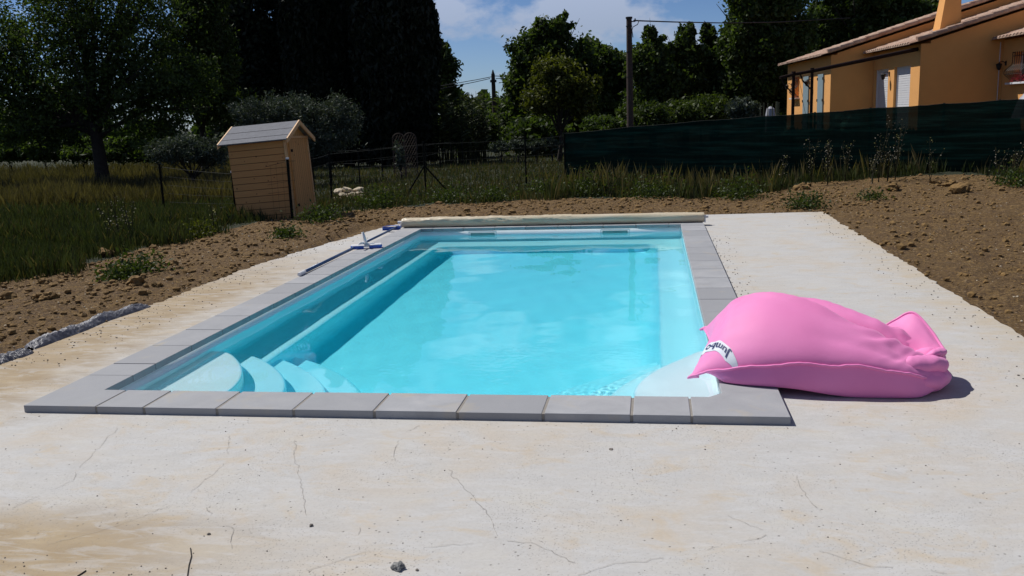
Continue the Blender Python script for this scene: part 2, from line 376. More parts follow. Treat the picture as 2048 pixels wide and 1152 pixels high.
# ------------------------------------------------------------------ terrain
W_, L_, CW = 3.85, 7.93, .306
DECKZ = -.045
SOIL = [(-30, -9), (-9, -4), (-5.2, 1.5), (-4.1, 4.3), (-3.8, 5.6), (-3.9, 7.7), (-3.4, 9.4), (-2.9, 10.5), (-2.2, 11.2), (-.7, 11.9), (.4, 12.7), (1.3, 13.2),
        (2.9, 12.7), (4.4, 12.4), (5.3, 12.8), (6.0, 14.0), (7.1, 14.8), (8.8, 13.9), (10.0, 13.4), (11.3, 15.2), (30, 15), (30, -20), (-30, -20)]
def in_poly(x, y, poly):
    c = False; n = len(poly); j = n-1
    for i in range(n):
        xi, yi = poly[i]; xj, yj = poly[j]
        if (yi > y) != (yj > y) and x < (xj-xi)*(y-yi)/(yj-yi)+xi: c = not c
        j = i
    return c
def np_in_poly(X, Y, poly):
    c = np.zeros(X.shape, bool); n = len(poly); j = n-1
    for i in range(n):
        xi, yi = poly[i]; xj, yj = poly[j]
        if yi != yj:
            c ^= ((yi > Y) != (yj > Y)) & (X < (xj-xi)*(Y-yi)/(yj-yi)+xi)
        j = i
    return c
def deck_dist(x, y):
    dx = max(-1.35-x, x-6.05, 0); dy = max(-1.94-y if x < 2.5 else -2.3-y, y-9.5, 0); return sqrt(dx*dx+dy*dy)
def base_h(x, y):
    r = sstep(4, 10, x)
    h = -.055 + (-.11*(1-r)+.22*r)*sstep(10, 17, y)
    h -= .10*sstep(-2, -6, x)
    h += .07*sstep(6.3, 10, x)*sstep(-2, 4, y)
    h -= .35*(1-r)*sstep(20, 42, y)
    h += .5*r*sstep(18, 24, y)
    return h
def ground_h(x, y):
    d = deck_dist(x, y); h = base_h(x, y)
    k = sstep(0, .35, d); D = sqrt((x-CAM.x)**2+(y-CAM.y)**2)
    if y < -1.0 and x < 3: return h+.005*k+.022*noise.noise((x*2.1, y*2.1, 1))+.008*noise.noise((x*11, y*11, 5))-.004
    if D < 26:
        h += k*(.05*noise.noise((x*.7, y*.7, 0)) + .030*noise.noise((x*2.6, y*2.6, 3)) + .035*abs(noise.noise((x*6, y*6, 5))) + .022*noise.noise((x*13, y*13, 8))) + .012*k
    return h
def axis(lo, hi, fine_lo, fine_hi, step, grow):
    a = [fine_lo]
    while a[-1] < fine_hi: a.append(a[-1]+step)
    s = step
    while a[-1] < hi: s *= grow; a.append(a[-1]+s)
    s = step
    while a[0] > lo: s *= grow; a.insert(0, a[0]-s)
    return a
XS = axis(-900, 900, -7, 13, .07, 1.12); YS = axis(-60, 1500, -2.6, 17, .07, 1.12)
PX0, PX1, PY0, PY1 = -.12, W_+.12, -.12, L_+.12
def build_ground():
    nx, ny = len(XS), len(YS); V = np.empty((ny, nx, 3)); S = np.zeros((ny, nx))
    for j, y in enumerate(YS):
        for i, x in enumerate(XS):
            if -1.25-.04 < x < 6.05-.1 and -2.6 < y < 9.4:
                z = -2.0 if (PX0+.02 < x < PX1-.02 and PY0+.02 < y < PY1-.02) else -.12
            else: z = ground_h(x, y)
            V[j, i] = (x, y, z)
    # snap the columns next to the pit so its sides stand under the kerb
    S[:] = np_in_poly(V[:, :, 0], V[:, :, 1], SOIL)
    me = bpy.data.meshes.new('ground')
    me.vertices.add(nx*ny); me.vertices.foreach_set('co', V.reshape(-1))
    I = np.arange(nx*ny).reshape(ny, nx)
    Q = np.stack([I[:-1, :-1], I[:-1, 1:], I[1:, 1:], I[1:, :-1]], -1).reshape(-1, 4)
    me.loops.add(Q.size); me.loops.foreach_set('vertex_index', Q.reshape(-1).astype(np.int32))
    me.polygons.add(len(Q)); me.polygons.foreach_set('loop_start', np.arange(0, Q.size, 4, dtype=np.int32))
    me.polygons.foreach_set('use_smooth', np.ones(len(Q), bool))
    a = me.attributes.new('soil', 'FLOAT', 'POINT')
    # soften the mask a little
    for _ in range(3):
        S[1:-1, 1:-1] = (S[1:-1, 1:-1]*2+S[:-2, 1:-1]+S[2:, 1:-1]+S[1:-1, :-2]+S[1:-1, 2:])/6
    a.data.foreach_set('value', S.reshape(-1).astype(np.float32))
    me.materials.append(M['ground']); me.update(calc_edges=True)
    o = bpy.data.objects.new('ground', me); COL.objects.link(o); struct(o); return o
build_ground()

# ------------------------------------------------------------------ pool deck (concrete slab with an opening for the pool)
def jag(a, b, n, amp, seed):
    rs = random.Random(seed); out = []
    for i in range(n):
        t = i/n; x = a[0]+(b[0]-a[0])*t; y = a[1]+(b[1]-a[1])*t
        k = 0 if i == 0 else rs.uniform(-amp, amp) + amp*1.6*noise.noise((x*1.7, y*1.7, seed))
        dx, dy = b[0]-a[0], b[1]-a[1]; L = sqrt(dx*dx+dy*dy)
        out.append((x-dy/L*k, y+dx/L*k))
    return out
def build_deck():
    outer = []
    pts = [(.3, -2.7), (2.2, -2.8), (8, -2.8), (6.35, -1.2), (6.0, 1.5), (6.02, 3.15), (6.04, 5.58), (6.06, 9.52), (4.3, 9.42), (-.2, 9.05), (-.66, 8.9), (-.77, 8.5),
           (-.95, 7.25), (-1.2, 5.9), (-1.31, 4.54), (-1.29, 3.0), (-1.34, 1.86), (-1.30, 1.05), (-1.27, .7), (-1.2, -.5), (-.6, -1.8)]
    amps = [.03, .03, .02, .02, .018, .018, .015, .003, .004, .02, .03, .03, .03, .03, .03, .03, .02, .02, .03, .04, .04]
    for i, p in enumerate(pts):
        q = pts[(i+1) % len(pts)]; L = sqrt((p[0]-q[0])**2+(p[1]-q[1])**2)
        outer += jag(p, q, max(2, int(L/.07)), amps[i], i)
    hole = [(-.2, -.2), (-.2, L_+.2), (W_+.2, L_+.2), (W_+.2, -.2)]
    A = [Vector((x, y, DECKZ)) for x, y in outer]; H = [Vector((x, y, DECKZ)) for x, y in hole]
    tris = tessellate_polygon([A, H]); allv = A+H; n = len(A)
    mb = MB(); mb.add(allv, [t if (allv[t[1]]-allv[t[0]]).cross(allv[t[2]]-allv[t[0]]).z > 0 else t[::-1] for t in tris])
    low = [(x+.01, y, DECKZ-.12) for x, y in outer]
    mb.add([tuple(v) for v in A]+low, [((i+1) % n, i, n+i, n+(i+1) % n) for i in range(n)])
    o = mb.build('pool_deck', M['deck']); struct(o)
    # hairline cracks, traced on the slab
    lines = [[(243, 838), (233, 858), (205, 885), (170, 925), (152, 940), (147, 960), (118, 973), (60, 1000), (10, 1020)],
             [(460, 868), (455, 900), (445, 930), (410, 960), (380, 985), (330, 1015), (250, 1045), (150, 1075), (80, 1090)],
             [(395, 1000), (430, 1030), (465, 1058), (462, 1090), (463, 1140)],
             [(588, 880), (590, 920), (600, 960), (610, 1010), (612, 1045)],
             [(838, 850), (800, 870), (786, 905), (792, 925)],
             [(880, 920), (905, 950), (940, 985), (975, 1025), (1000, 1075)],
             [(600, 1145), (680, 1118), (740, 1100), (860, 1093), (920, 1088), (1000, 1078), (1060, 1085), (1120, 1110), (1160, 1130)],
             [(715, 1055), (722, 1080), (712, 1105)],
             [(1140, 1152), (1180, 1140), (1230, 1126), (1290, 1122), (1400, 1100), (1500, 1080), (1545, 1066)],
             [(1455, 1030), (1500, 1050), (1540, 1064), (1600, 1085), (1680, 1115), (1740, 1132), (1830, 1135), (1910, 1150)],
             [(1543, 875), (1552, 895), (1570, 915), (1592, 940), (1600, 970), (1625, 1005), (1652, 1038)]]
    mb = MB()
    for li, ln in enumerate(lines):
        P = [at_z(u, v, DECKZ+.003) for u, v in ln]; Q = []
        for a, b in zip(P, P[1:]):
            k = max(2, int((b-a).length/.025))
            for i in range(k):
                p = a.lerp(b, i/k); n_ = Vector((-(b-a).y, (b-a).x, 0)).normalized()
                Q.append(p + n_*(.012*noise.noise((p.x*14, p.y*14, li))+.014*noise.noise((p.x*38, p.y*38, li))))
        for i in range(len(Q)-1):
            d = (Q[i+1]-Q[i]).normalized(); n_ = Vector((-d.y, d.x, 0)); w = .0006+.0008*abs(noise.noise((Q[i].x*9, Q[i].y*9, 5)))
            if noise.noise((Q[i].x*6, Q[i].y*6, 9)) < -.12: continue
            mb.add([Q[i]-n_*w, Q[i]+n_*w, Q[i+1]+n_*w, Q[i+1]-n_*w], [(3, 2, 1, 0)])
    mb.build('crack', M['crack'], o)
build_deck()

# ------------------------------------------------------------------ swimming pool
WATERZ = -.112
pool = empty('swimming_pool', (0, 0, 0))
tag(pool, 'rectangular white shell swimming pool full of clear blue water, edged with grey stone slabs', 'swimming pool')
def rrect(x0, y0, x1, y1, r, z, n=6, ch=0):
    pts = []
    for cx, cy, a0 in ((x0+r, y0+r, pi), (x1-r, y0+r, 1.5*pi), (x1-r, y1-r, 0), (x0+r, y1-r, .5*pi)):
        for k in range(n+1):
            a = a0+.5*pi*k/n; pts.append((cx+r*cos(a), cy+r*sin(a), z))
    return pts
def build_shell():
    rings = [rrect(0, 0, W_, L_, .05, -.047), rrect(.0, .0, W_, L_, .05, WATERZ-.03), rrect(.012, .012, W_-.012, L_-.012, .06, -.5), rrect(.03, .03, W_-.03, L_-.03, .08, -.585), rrect(.07, .07, W_-.07, L_-.07, .1, -.603),
             rrect(.36, .31, W_-.31, L_-.56, .16, -.608), rrect(.39, .34, W_-.335, L_-.585, .18, -.612), rrect(.405, .355, W_-.35, L_-.60, .19, -.635),
             rrect(.42, .37, W_-.365, L_-.615, .2, -.9), rrect(.45, .41, W_-.40, L_-.66, .22, -1.08), rrect(.50, .46, W_-.45, L_-.71, .22, -1.13), rrect(.6, .55, W_-.53, L_-.8, .22, -1.14)]
    mb = MB(); n = len(rings[0])
    for k in range(len(rings)-1):
        mb.add(rings[k]+rings[k+1], [((i+1) % n, i, n+i, n+(i+1) % n) for i in range(n)])
    mb.add(rings[-1], [tuple(range(n))])
    mb.add(rings[0]+rrect(-.1, -.1, W_+.1, L_+.1, .05, -.0475), [(i, (i+1) % n, n+(i+1) % n, n+i) for i in range(n)])
    o = mb.build('pool_shell', M['shell'], pool, smooth=True)
    bm = bmesh.new(); bm.from_mesh(o.data); bmesh.ops.remove_doubles(bm, verts=bm.verts, dist=1e-5)
    bmesh.ops.recalc_face_normals(bm, faces=bm.faces); bm.to_mesh(o.data); bm.free()
    o.cycles.is_caustics_receiver = True
    # corner steps: stacked S-edged treads
    def steps(mirror, spec, label):
        for k, (a, b, z, zb) in enumerate(spec):
            mb = MB(); N = 40
            prof = [(-.012, 0), (-.004, -.004), (0, -.012), (.004, -.03), (.006, zb-z)]
            out = []
            for i in range(N+1):
                t = i/N; ang = t*pi/2; p = 2.3
                x = a*abs(cos(ang))**(2/p); y = b*abs(sin(ang))**(2/p)
                x += .085*sin(t*2*pi+.3)*(1-t*.3)*a**.5*(1 if not mirror else 1.5)*sstep(0, .2, t)*sstep(1, .85, t)
                out.append((x, y))
            ringsS = []
            for (o_, dz) in prof:
                r = []
                for i, (x, y) in enumerate(out):
                    x0, y0 = out[max(i-1, 0)]; x1, y1 = out[min(i+1, N)]
                    tx, ty = x1-x0, y1-y0; L = sqrt(tx*tx+ty*ty)+1e-9
                    nx_, ny_ = ty/L, -tx/L
                    X = max(.004, x+nx_*o_*1.6); Y = max(.004, y+ny_*o_*1.6)
                    if mirror: X = W_-X
                    r.append((X, Y, z+dz))
                ringsS.append(r)
            m = N+1
            for q in range(len(ringsS)-1):
                mb.add(ringsS[q]+ringsS[q+1], [((i+1, i, m+i, m+i+1) if not mirror else (i, i+1, m+i+1, m+i)) for i in range(N)])
            c = (W_-.002 if mirror else .002, .002, z)
            mb.add([c]+ringsS[0], [((0, i+1, i+2) if not mirror else (0, i+2, i+1)) for i in range(N)])
            st = mb.build('step', M['shell'], pool, smooth=True)
            bm = bmesh.new(); bm.from_mesh(st.data); bmesh.ops.remove_doubles(bm, verts=bm.verts, dist=1e-5); bm.to_mesh(st.data); bm.free()
            st.cycles.is_caustics_receiver = True; st['label'] = label
    steps(False, [(.58, 1.45, -.21, -.62), (.88, 1.66, -.50, -.9), (1.15, 1.88, -.75, -1.1), (1.41, 2.12, -.97, -1.2)], 'rounded white step in the left corner')
    steps(True, [(.46, 1.5, -.175, -.62), (.64, 1.66, -.46, -.9), (.86, 1.9, -.72, -1.1), (1.22, 2.1, -.96, -1.2)], 'rounded white step in the right corner')
build_shell()
def build_coping():
    G = .0045
    def slab(poly, name='coping_slab', drop=.047):
        cx = sum(p[0] for p in poly)/len(poly); cy = sum(p[1] for p in poly)/len(poly)
        mb = MB(); mb.prism([(x-cx, y-cy, -drop) for x, y in poly], (0, 0, 0), (0, 0, drop))
        o = mb.build(name, M['coping'], pool, bevel=.0035); o.location = (cx, cy, random.Random(cx*7+cy).uniform(-.0015, .001)); return o
    ov = .018  # kerb overhangs the shell
    xs = [0.17, .48, .94, 1.41, 1.89, 2.37, 2.85, 3.33, 3.65]
    ch = .075
    slab([(-CW, -CW), (xs[0]-G, -CW), (xs[0]-G, ov), (ov, ov), (ov, .33), (-CW, .33)])
    G0 = G; G = .008
    for a, b in zip(xs, xs[1:]): slab([(a+G, -CW), (b-G, -CW), (b-G, ov), (a+G, ov)])
    G = G0
    slab([(xs[-1]+G, -CW), (W_+CW, -CW), (W_+CW, .33), (W_-ov, .33), (W_-ov, ov+ch), (W_-ov-ch, ov), (xs[-1]+G, ov)])
    yl = [.33]+[.61+.4975*k for k in range(15)]
    yl = [y for y in yl if y < L_-.15]
    for a, b in zip(yl, yl[1:]+[L_-ov]): slab([(-CW, a+G), (ov, a+G), (ov, b-G), (-CW, b-G)])
    yr = [.33]+[.72+.4975*k for k in range(15)]
    yr = [y for y in yr if y < L_-.15]
    for a, b in zip(yr, yr[1:]+[L_-ov]): slab([(W_-ov, a+G), (W_+CW, a+G), (W_+CW, b-G), (W_-ov, b-G)])
    xf = [-CW, .19, .66, 1.13, 1.6, 2.07, 2.26+.0, 2.73, 3.2, 3.67, W_+CW]
    for a, b in zip(xf, xf[1:]): slab([(a+G, L_-ov+G), (b-G, L_-ov+G), (b-G, L_+CW), (a+G, L_+CW)])
    # mortar bed under and between slabs
    mb = MB()
    def ring(o1, i1, z0, z1):
        a = [(-o1, -o1), (W_+o1, -o1), (W_+o1, L_+o1), (-o1, L_+o1)]; b = [(i1, i1), (W_-i1, i1), (W_-i1, L_-i1), (i1, L_-i1)]
        v = [(x, y, z1) for x, y in a]+[(x, y, z1) for x, y in b]+[(x, y, z0) for x, y in a]+[(x, y, z0) for x, y in b]
        f = []
        for i in range(4):
            j = (i+1) % 4; f += [(i, j, 4+j, 4+i), (8+i, 8+j, j, i), (4+i, 4+j, 12+j, 12+i)]
        mb.add(v, f)
    ring(CW-.004, -.003, -.075, -.0045)
    mb.build('mortar_bed', M['grout'], pool)
build_coping()
def skimmer(xc, w=.36):
    fr = MB(); y = L_-.006
    z0, z1 = -.15, -.062
    for c, d in (((xc, y, z1), (w+.06, .012, .012)), ((xc, y, z0), (w+.06, .012, .012)), ((xc-w/2-.024, y, (z0+z1)/2), (.012, .012, z1-z0-.012)), ((xc+w/2+.024, y, (z0+z1)/2), (.012, .012, z1-z0-.012))):
        fr.box(c, d)
    f = fr.build('skimmer_frame', M['white'], pool)
    d = MB(); d.box((xc, y-.002, -.112), (w, .01, .07)); d.build('skimmer_flap', M['skim'], f)
M['skim'] = plain('grey_green_flap', (.17, .30, .30), .5)
skimmer(.95); skimmer(2.9)
mb = MB()
for k in range(16):
    pass
mb.tube([(2.03, L_-.02, -.33), (2.03, L_-.05, -.33)], .045, 16); mb.build('water_inlet', M['white'], pool)
# ------------------------------------------------------------------ water: rippled surface sheet (refracting) and the tinted water under it
def build_water():
    nx, ny = 350, 720; X = np.linspace(.0, W_, nx); Y = np.linspace(.0, L_, ny); XX, YY = np.meshgrid(X, Y)
    rs = random.Random(4); Z = np.zeros_like(XX)
    def wave(lam, slope, n, spread=pi, d0=0):
        nonlocal Z
        z = np.zeros_like(XX)
        for _ in range(n):
            a = d0+rs.uniform(-spread, spread); k = 2*pi/(lam*rs.uniform(.75, 1.35)); ph = rs.uniform(0, 6.3)
            z += sin_(k*(XX*cos(a)+YY*sin(a))+ph)/k
        return z*slope/sqrt(n)
    sin_ = np.sin
    Z += wave(1.5, .0060, 7) + wave(.55, .0058, 8) + wave(.22, .0028, 8)
    rip = wave(.055, .10, 16)+wave(.10, .05, 10)
    def blob(cx, cy, rx, ry, a=1): return a*np.exp(-(((XX-cx)/rx)**2+((YY-cy)/ry)**2))
    pa = at_z(770, 738, WATERZ); pb = at_z(1130, 725, WATERZ); pc = at_z(1010, 755, WATERZ); pd = at_z(1370, 690, WATERZ); pe = at_z(1250, 712, WATERZ)
    mask = blob(pa.x, pa.y, .17, .17, 1.1)+blob(pb.x-.15, pb.y+.15, .50, .30, .75)+blob(pc.x, pc.y, .45, .3, .5)+blob(pd.x, pd.y, .25, .3, .25)+blob(pe.x, pe.y, .35, .28, .5)
    Z += rip*mask*.3
    V = np.stack([XX, YY, WATERZ+Z*1.0], -1)
    me = bpy.data.meshes.new('water'); me.vertices.add(nx*ny); me.vertices.foreach_set('co', V.reshape(-1))
    I = np.arange(nx*ny).reshape(ny, nx)
    Q = np.stack([I[:-1, :-1], I[:-1, 1:], I[1:, 1:], I[1:, :-1]], -1).reshape(-1, 4)
    me.loops.add(Q.size); me.loops.foreach_set('vertex_index', Q.reshape(-1).astype(np.int32))
    me.polygons.add(len(Q)); me.polygons.foreach_set('loop_start', np.arange(0, Q.size, 4, dtype=np.int32))
    me.polygons.foreach_set('use_smooth', np.ones(len(Q), bool))
    t = NT('clear_water'); t.t.nodes.remove(t.b)
    rf = t.n('BsdfRefraction'); rf.inputs['IOR'].default_value = 1.333; rf.inputs['Roughness'].default_value = 0
    gl = t.n('BsdfGlossy'); gl.inputs['Roughness'].default_value = 0.012
    fr = t.n('Fresnel'); fr.inputs[0].default_value = 1.333
    mx = t.n('MixShader'); t.l(fr.outputs[0], mx.inputs[0]); t.l(rf.outputs[0], mx.inputs[1]); t.l(gl.outputs[0], mx.inputs[2]); t.l(mx.outputs[0], t.out.inputs[0])
    me.materials.append(t.m); me.update(calc_edges=True)
    o = bpy.data.objects.new('water', me); COL.objects.link(o); struct(o); o.cycles.is_caustics_caster = True
    v = NT('water_tint'); v.t.nodes.remove(v.b)
    va = v.n('VolumeAbsorption'); va.inputs[0].default_value = (.0, .948, 1.0, 1); va.inputs[1].default_value = .98
    v.l(va.outputs[0], v.out.inputs[1])
    mb = MB(); z1 = WATERZ+.012
    mb.box((W_/2, L_/2, (z1-1.5)/2), (W_+.08, L_+.08, 1.5+z1))
    b = mb.build('water_body', v.m); struct(b)
build_water()

# ------------------------------------------------------------------ rolled pool cover on its bar
def build_roller():
    r = empty('rolled_pool_cover', (1.95, 8.13, 0))
    tag(r, 'cream vinyl pool cover rolled up on a bar along the far end of the pool', 'pool cover')
    x0, x1 = -2.27, 2.22; mb = MB(); n = 40; N = 260
    def P(i, j):
        x = x0+(x1-x0)*j/(N-1); a = 2*pi*i/n; e = min(x-x0, x1-x)
        R = .070+.006*sstep(0, .5, e)
        if e < .001: R *= .96
        w = .007*noise.noise((x*1.4+a*.5, cos(a)*1.2, sin(a)*1.2))+.0035*noise.noise((x*5+a*1.6, cos(a)*2.2, sin(a)*2.2+4))*(1.4-1.1*sstep(-1.2, .8, x))
        f = abs(noise.noise((x*3.4-a*1.1, 2.2, cos(a)))); w += .008*max(0, .10-f)/.10*(1 if x < .3 else (.5 if x > 1.5 else .1))
        R += w
        y = cos(a)*R*1.18; z = sin(a)*R
        z = max(z, -.066)
        return (x, y, z+.068)
    mb.grid(P, n, N, True)
    for side, j in ((0, 0), (1, N-1)):
        ring = [P(i, j) for i in range(n)]; c = (ring[0][0]-.002*(1-2*side)*-1, 0, .068)
        mb.add([c]+ring, [((0, (i+1) % n+1, i+1) if side == 0 else (0, i+1, (i+1) % n+1)) for i in range(n)])
    mb.build('vinyl_cover', M['tarp'], r, smooth=True)
    for sx in (-1, 1):
        b = MB(); xe = x0 if sx < 0 else x1
        b.tube([(xe-sx*.03, 0, .078), (xe+sx*(.075 if sx < 0 else .06), 0, .078)], .021, 12); b.build('bar_end', M['white'], r, smooth=False)
        s_ = MB(); s_.box((xe+sx*.012, -.02, .03), (.018, .10, .06)); s_.build('foot', M['white'], r, bevel=.003)
build_roller()

# ------------------------------------------------------------------ pool brush, vacuum head
def build_pole():
    a = at_z(598, 549, .02); b = at_z(797, 452.5, .02); d = (b-a); L = d.length
    r = empty('telescopic_pole', tuple(a), atan2(d.y, d.x))
    tag(r, 'long blue telescopic pole with a white grip lying along the left kerb of the pool', 'pole')
    z = 0
    m = MB(); m.tube([(.16, 0, z), (L*.57, 0, z)], .0185, 12); m.build('outer_tube', M['alu'], r, smooth=True)
    m = MB(); m.tube([(L*.57, 0, z), (L, 0, z)], .0155, 12); m.build('inner_tube', M['alu'], r, smooth=True)
    m = MB(); m.tube([(0, 0, z), (.02, 0, z), (.15, 0, z), (.17, 0, z)], [.020, .023, .023, .020], 12); m.build('grip', M['white'], r)
    m = MB(); m.tube([(L*.55, 0, z), (L*.585, 0, z)], [.024, .022], 12); m.build('collar', M['white'], r)
    # blue wall brush beyond the bar
    c = at_z(783, 455, .02); q = empty('wall_brush', (c.x, c.y, -.012), .15)
    tag(q, 'blue pool wall brush lying beside the end of the rolled cover', 'brush')
    m = MB(); m.grid(lambda i, j: ((-.14+.28*i/12), -.03+.06*j/3, .045+.018*(1-((i-6)/6)**2)), 13, 4)
    m.box((0, 0, .030), (.27, .055, .022)); m.build('brush_back', M['blue'], q)
    m = MB()
    for i in range(26):
        for j in range(4): m.tube([(-.13+.26*i/25, -.024+.016*j, .02), (-.133+.266*i/25, -.03+.02*j, -.008)], .0032, 4)
    m.build('bristles', M['blue'], q)
    c = at_z(733, 497, .0); q = empty('vacuum_head', (c.x, c.y, .002), .35)
    tag(q, 'blue and white pool vacuum head with an upright hose tube standing on the left kerb', 'vacuum head')
    m = MB(); m.grid(lambda i, j: (.19*cos(2*pi*i/16*.5-pi/2)*0+(-.19+.38*i/15), -.045+.09*j/4+.02*((i-7.5)/7.5)**2, .045+.014*sin(pi*j/4)), 16, 5)
    m.box((0, 0, .034), (.36, .07, .018)); m.tube([(-.10, 0, .052), (.10, 0, .052)], .017, 10)
    m.build('head_body', M['white'], q)
    for sx in (-1, 1):
        m = MB()
        for i in range(12):
            for j in range(6): m.tube([(sx*(.04+.14*i/11), -.045+.018*j, .03), (sx*(.042+.15*i/11), -.05+.02*j, .001)], .006, 5)
        m.box((sx*.12, 0, .028), (.16, .10, .016)); m.build('bristles', M['blue'], q)
    m = MB(); m.tube([(0, 0, .05), (-.012, .01, .11), (-.035, .02, .21)], [.021, .019, .018], 12); m.build('hose_tube', M['white'], q, smooth=True)
    m = MB(); m.tube([(0, 0, .05), (-.05, -.09, .085), (-.08, -.15, .09)], .013, 8); m.build('swivel_arm', M['white'], q, smooth=True)
build_pole()

# ------------------------------------------------------------------ pink bean bag
def cr_interp(P, t):
    n = len(P)-1; x = min(max(t, 0), 1)*n; i = min(int(x), n-1); f = x-i
    p0, p1, p2, p3 = P[max(i-1, 0)], P[i], P[i+1], P[min(i+2, n)]
    return tuple(.5*((2*b)+(-a+c)*f+(2*a-5*b+4*c-d)*f*f+(-a+3*b-3*c+d)*f**3) for a, b, c, d in zip(p0, p1, p2, p3))
FS = [(3.665, .37, .012), (3.80, .31, .072), (3.92, .255, .098), (4.08, .215, .130), (4.27, .19, .148), (4.44, .18, .143), (4.60, .175, .14), (4.76, .175, .118), (4.90, .185, .085), (5.06, .26, .05)]
BS = [(3.80, 1.34, .075), (3.93, 1.37, .11), (4.08, 1.37, .13), (4.22, 1.36, .13), (4.38, 1.32, .12), (4.53, 1.26, .11), (4.68, 1.18, .09), (4.84, 1.08, .07), (4.98, 1.0, .05), (5.16, .86, .02)]
HT = [0, .238, .292, .302, .280, .250, .212, .172, .135, .100]
def bag_surface(s, t, top):
    f = cr_interp(FS, s); b = cr_interp(BS, s)
    h = cr_interp([(x,) for x in HT], s)[0]
    if s < .11: h = HT[1]*(max(0, s/.111))**.50*1.0
    x = f[0]+(b[0]-f[0])*t; y = f[1]+(b[1]-f[1])*t; z = f[2]+(b[2]-f[2])*t
    x += .085*sin(pi*t)*(1-s)**6
    st = max(0, sin(pi*t))
    if top:
        pr = st**.62*(1+.10*cos(pi*t))
        z += h*pr
        y -= 0
        # long folds running from the crown to the gathered end
        def ridge(s0, t0, s1, t1, w, a):
            vx, vy = s1-s0, t1-t0; L2 = vx*vx+vy*vy; q = ((s-s0)*vx+(t-t0)*vy)/L2
            if q < -.25 or q > 1.2: return 0
            dist = ((s-s0)*vy-(t-t0)*vx)/sqrt(L2); env = sstep(-.2, .3, q)*(1-sstep(.85, 1.2, q))
            return a*env*exp(-(dist/w)**2)
        z += ridge(.28, .50, .92, .17, .040, .034)-ridge(.32, .60, .92, .27, .055, .060)
        z += ridge(.46, .68, .90, .48, .035, .036)-ridge(.48, .79, .95, .60, .05, .055)+ridge(.5, .9, .98, .8, .05, .02)-ridge(.5, .12, .85, .08, .04, .012)
        z -= ridge(.60, .36, .98, .34, .10, .060)
        k = sstep(.62, .95, s)*st**.5
        z += k*(.040*noise.noise((s*9, t*7, 1))+.022*noise.noise((s*20, t*17, 4)))
        an = atan2(t-.34, (1.03-s)*1.6); z += sstep(.55, .85, s)*(1-sstep(.97, 1.0, s))*st**.6*.011*(1-2*abs(noise.noise((an*5.5, 3.1, s*1.2)))*2)
        z += .006*sstep(.5, .05, s)*st**.5*(1-4*abs(noise.noise((atan2(t-.1, s+.02)*3.5, 7.7, s*1.5))))
        z += .008*noise.noise((s*4, t*4, 7))*st
    else:
        fl = .0035+(DECKZ-.001)*sstep(W_+CW-.01, W_+CW+.45, x)
        tau = .10; k = sstep(0, .16, s)*(1-.35*sstep(.9, 1, s))
        e = min(t, 1-t)
        th_ = min(1, e/tau)*pi/2; z0 = z
        z = z0-(z0-fl)*sin(th_)*(k if x < W_ else max(k, .6))
        if t < .5: y -= t/tau*0+(b[1]-f[1])*min(t, tau)*.9*k+(.016*sin(2*th_)+.014*sin(th_))*k
        z += .003*noise.noise((s*14, t*9, 2))*st
        if x > W_-.02: z = max(z, fl)
    return Vector((x, y, z))
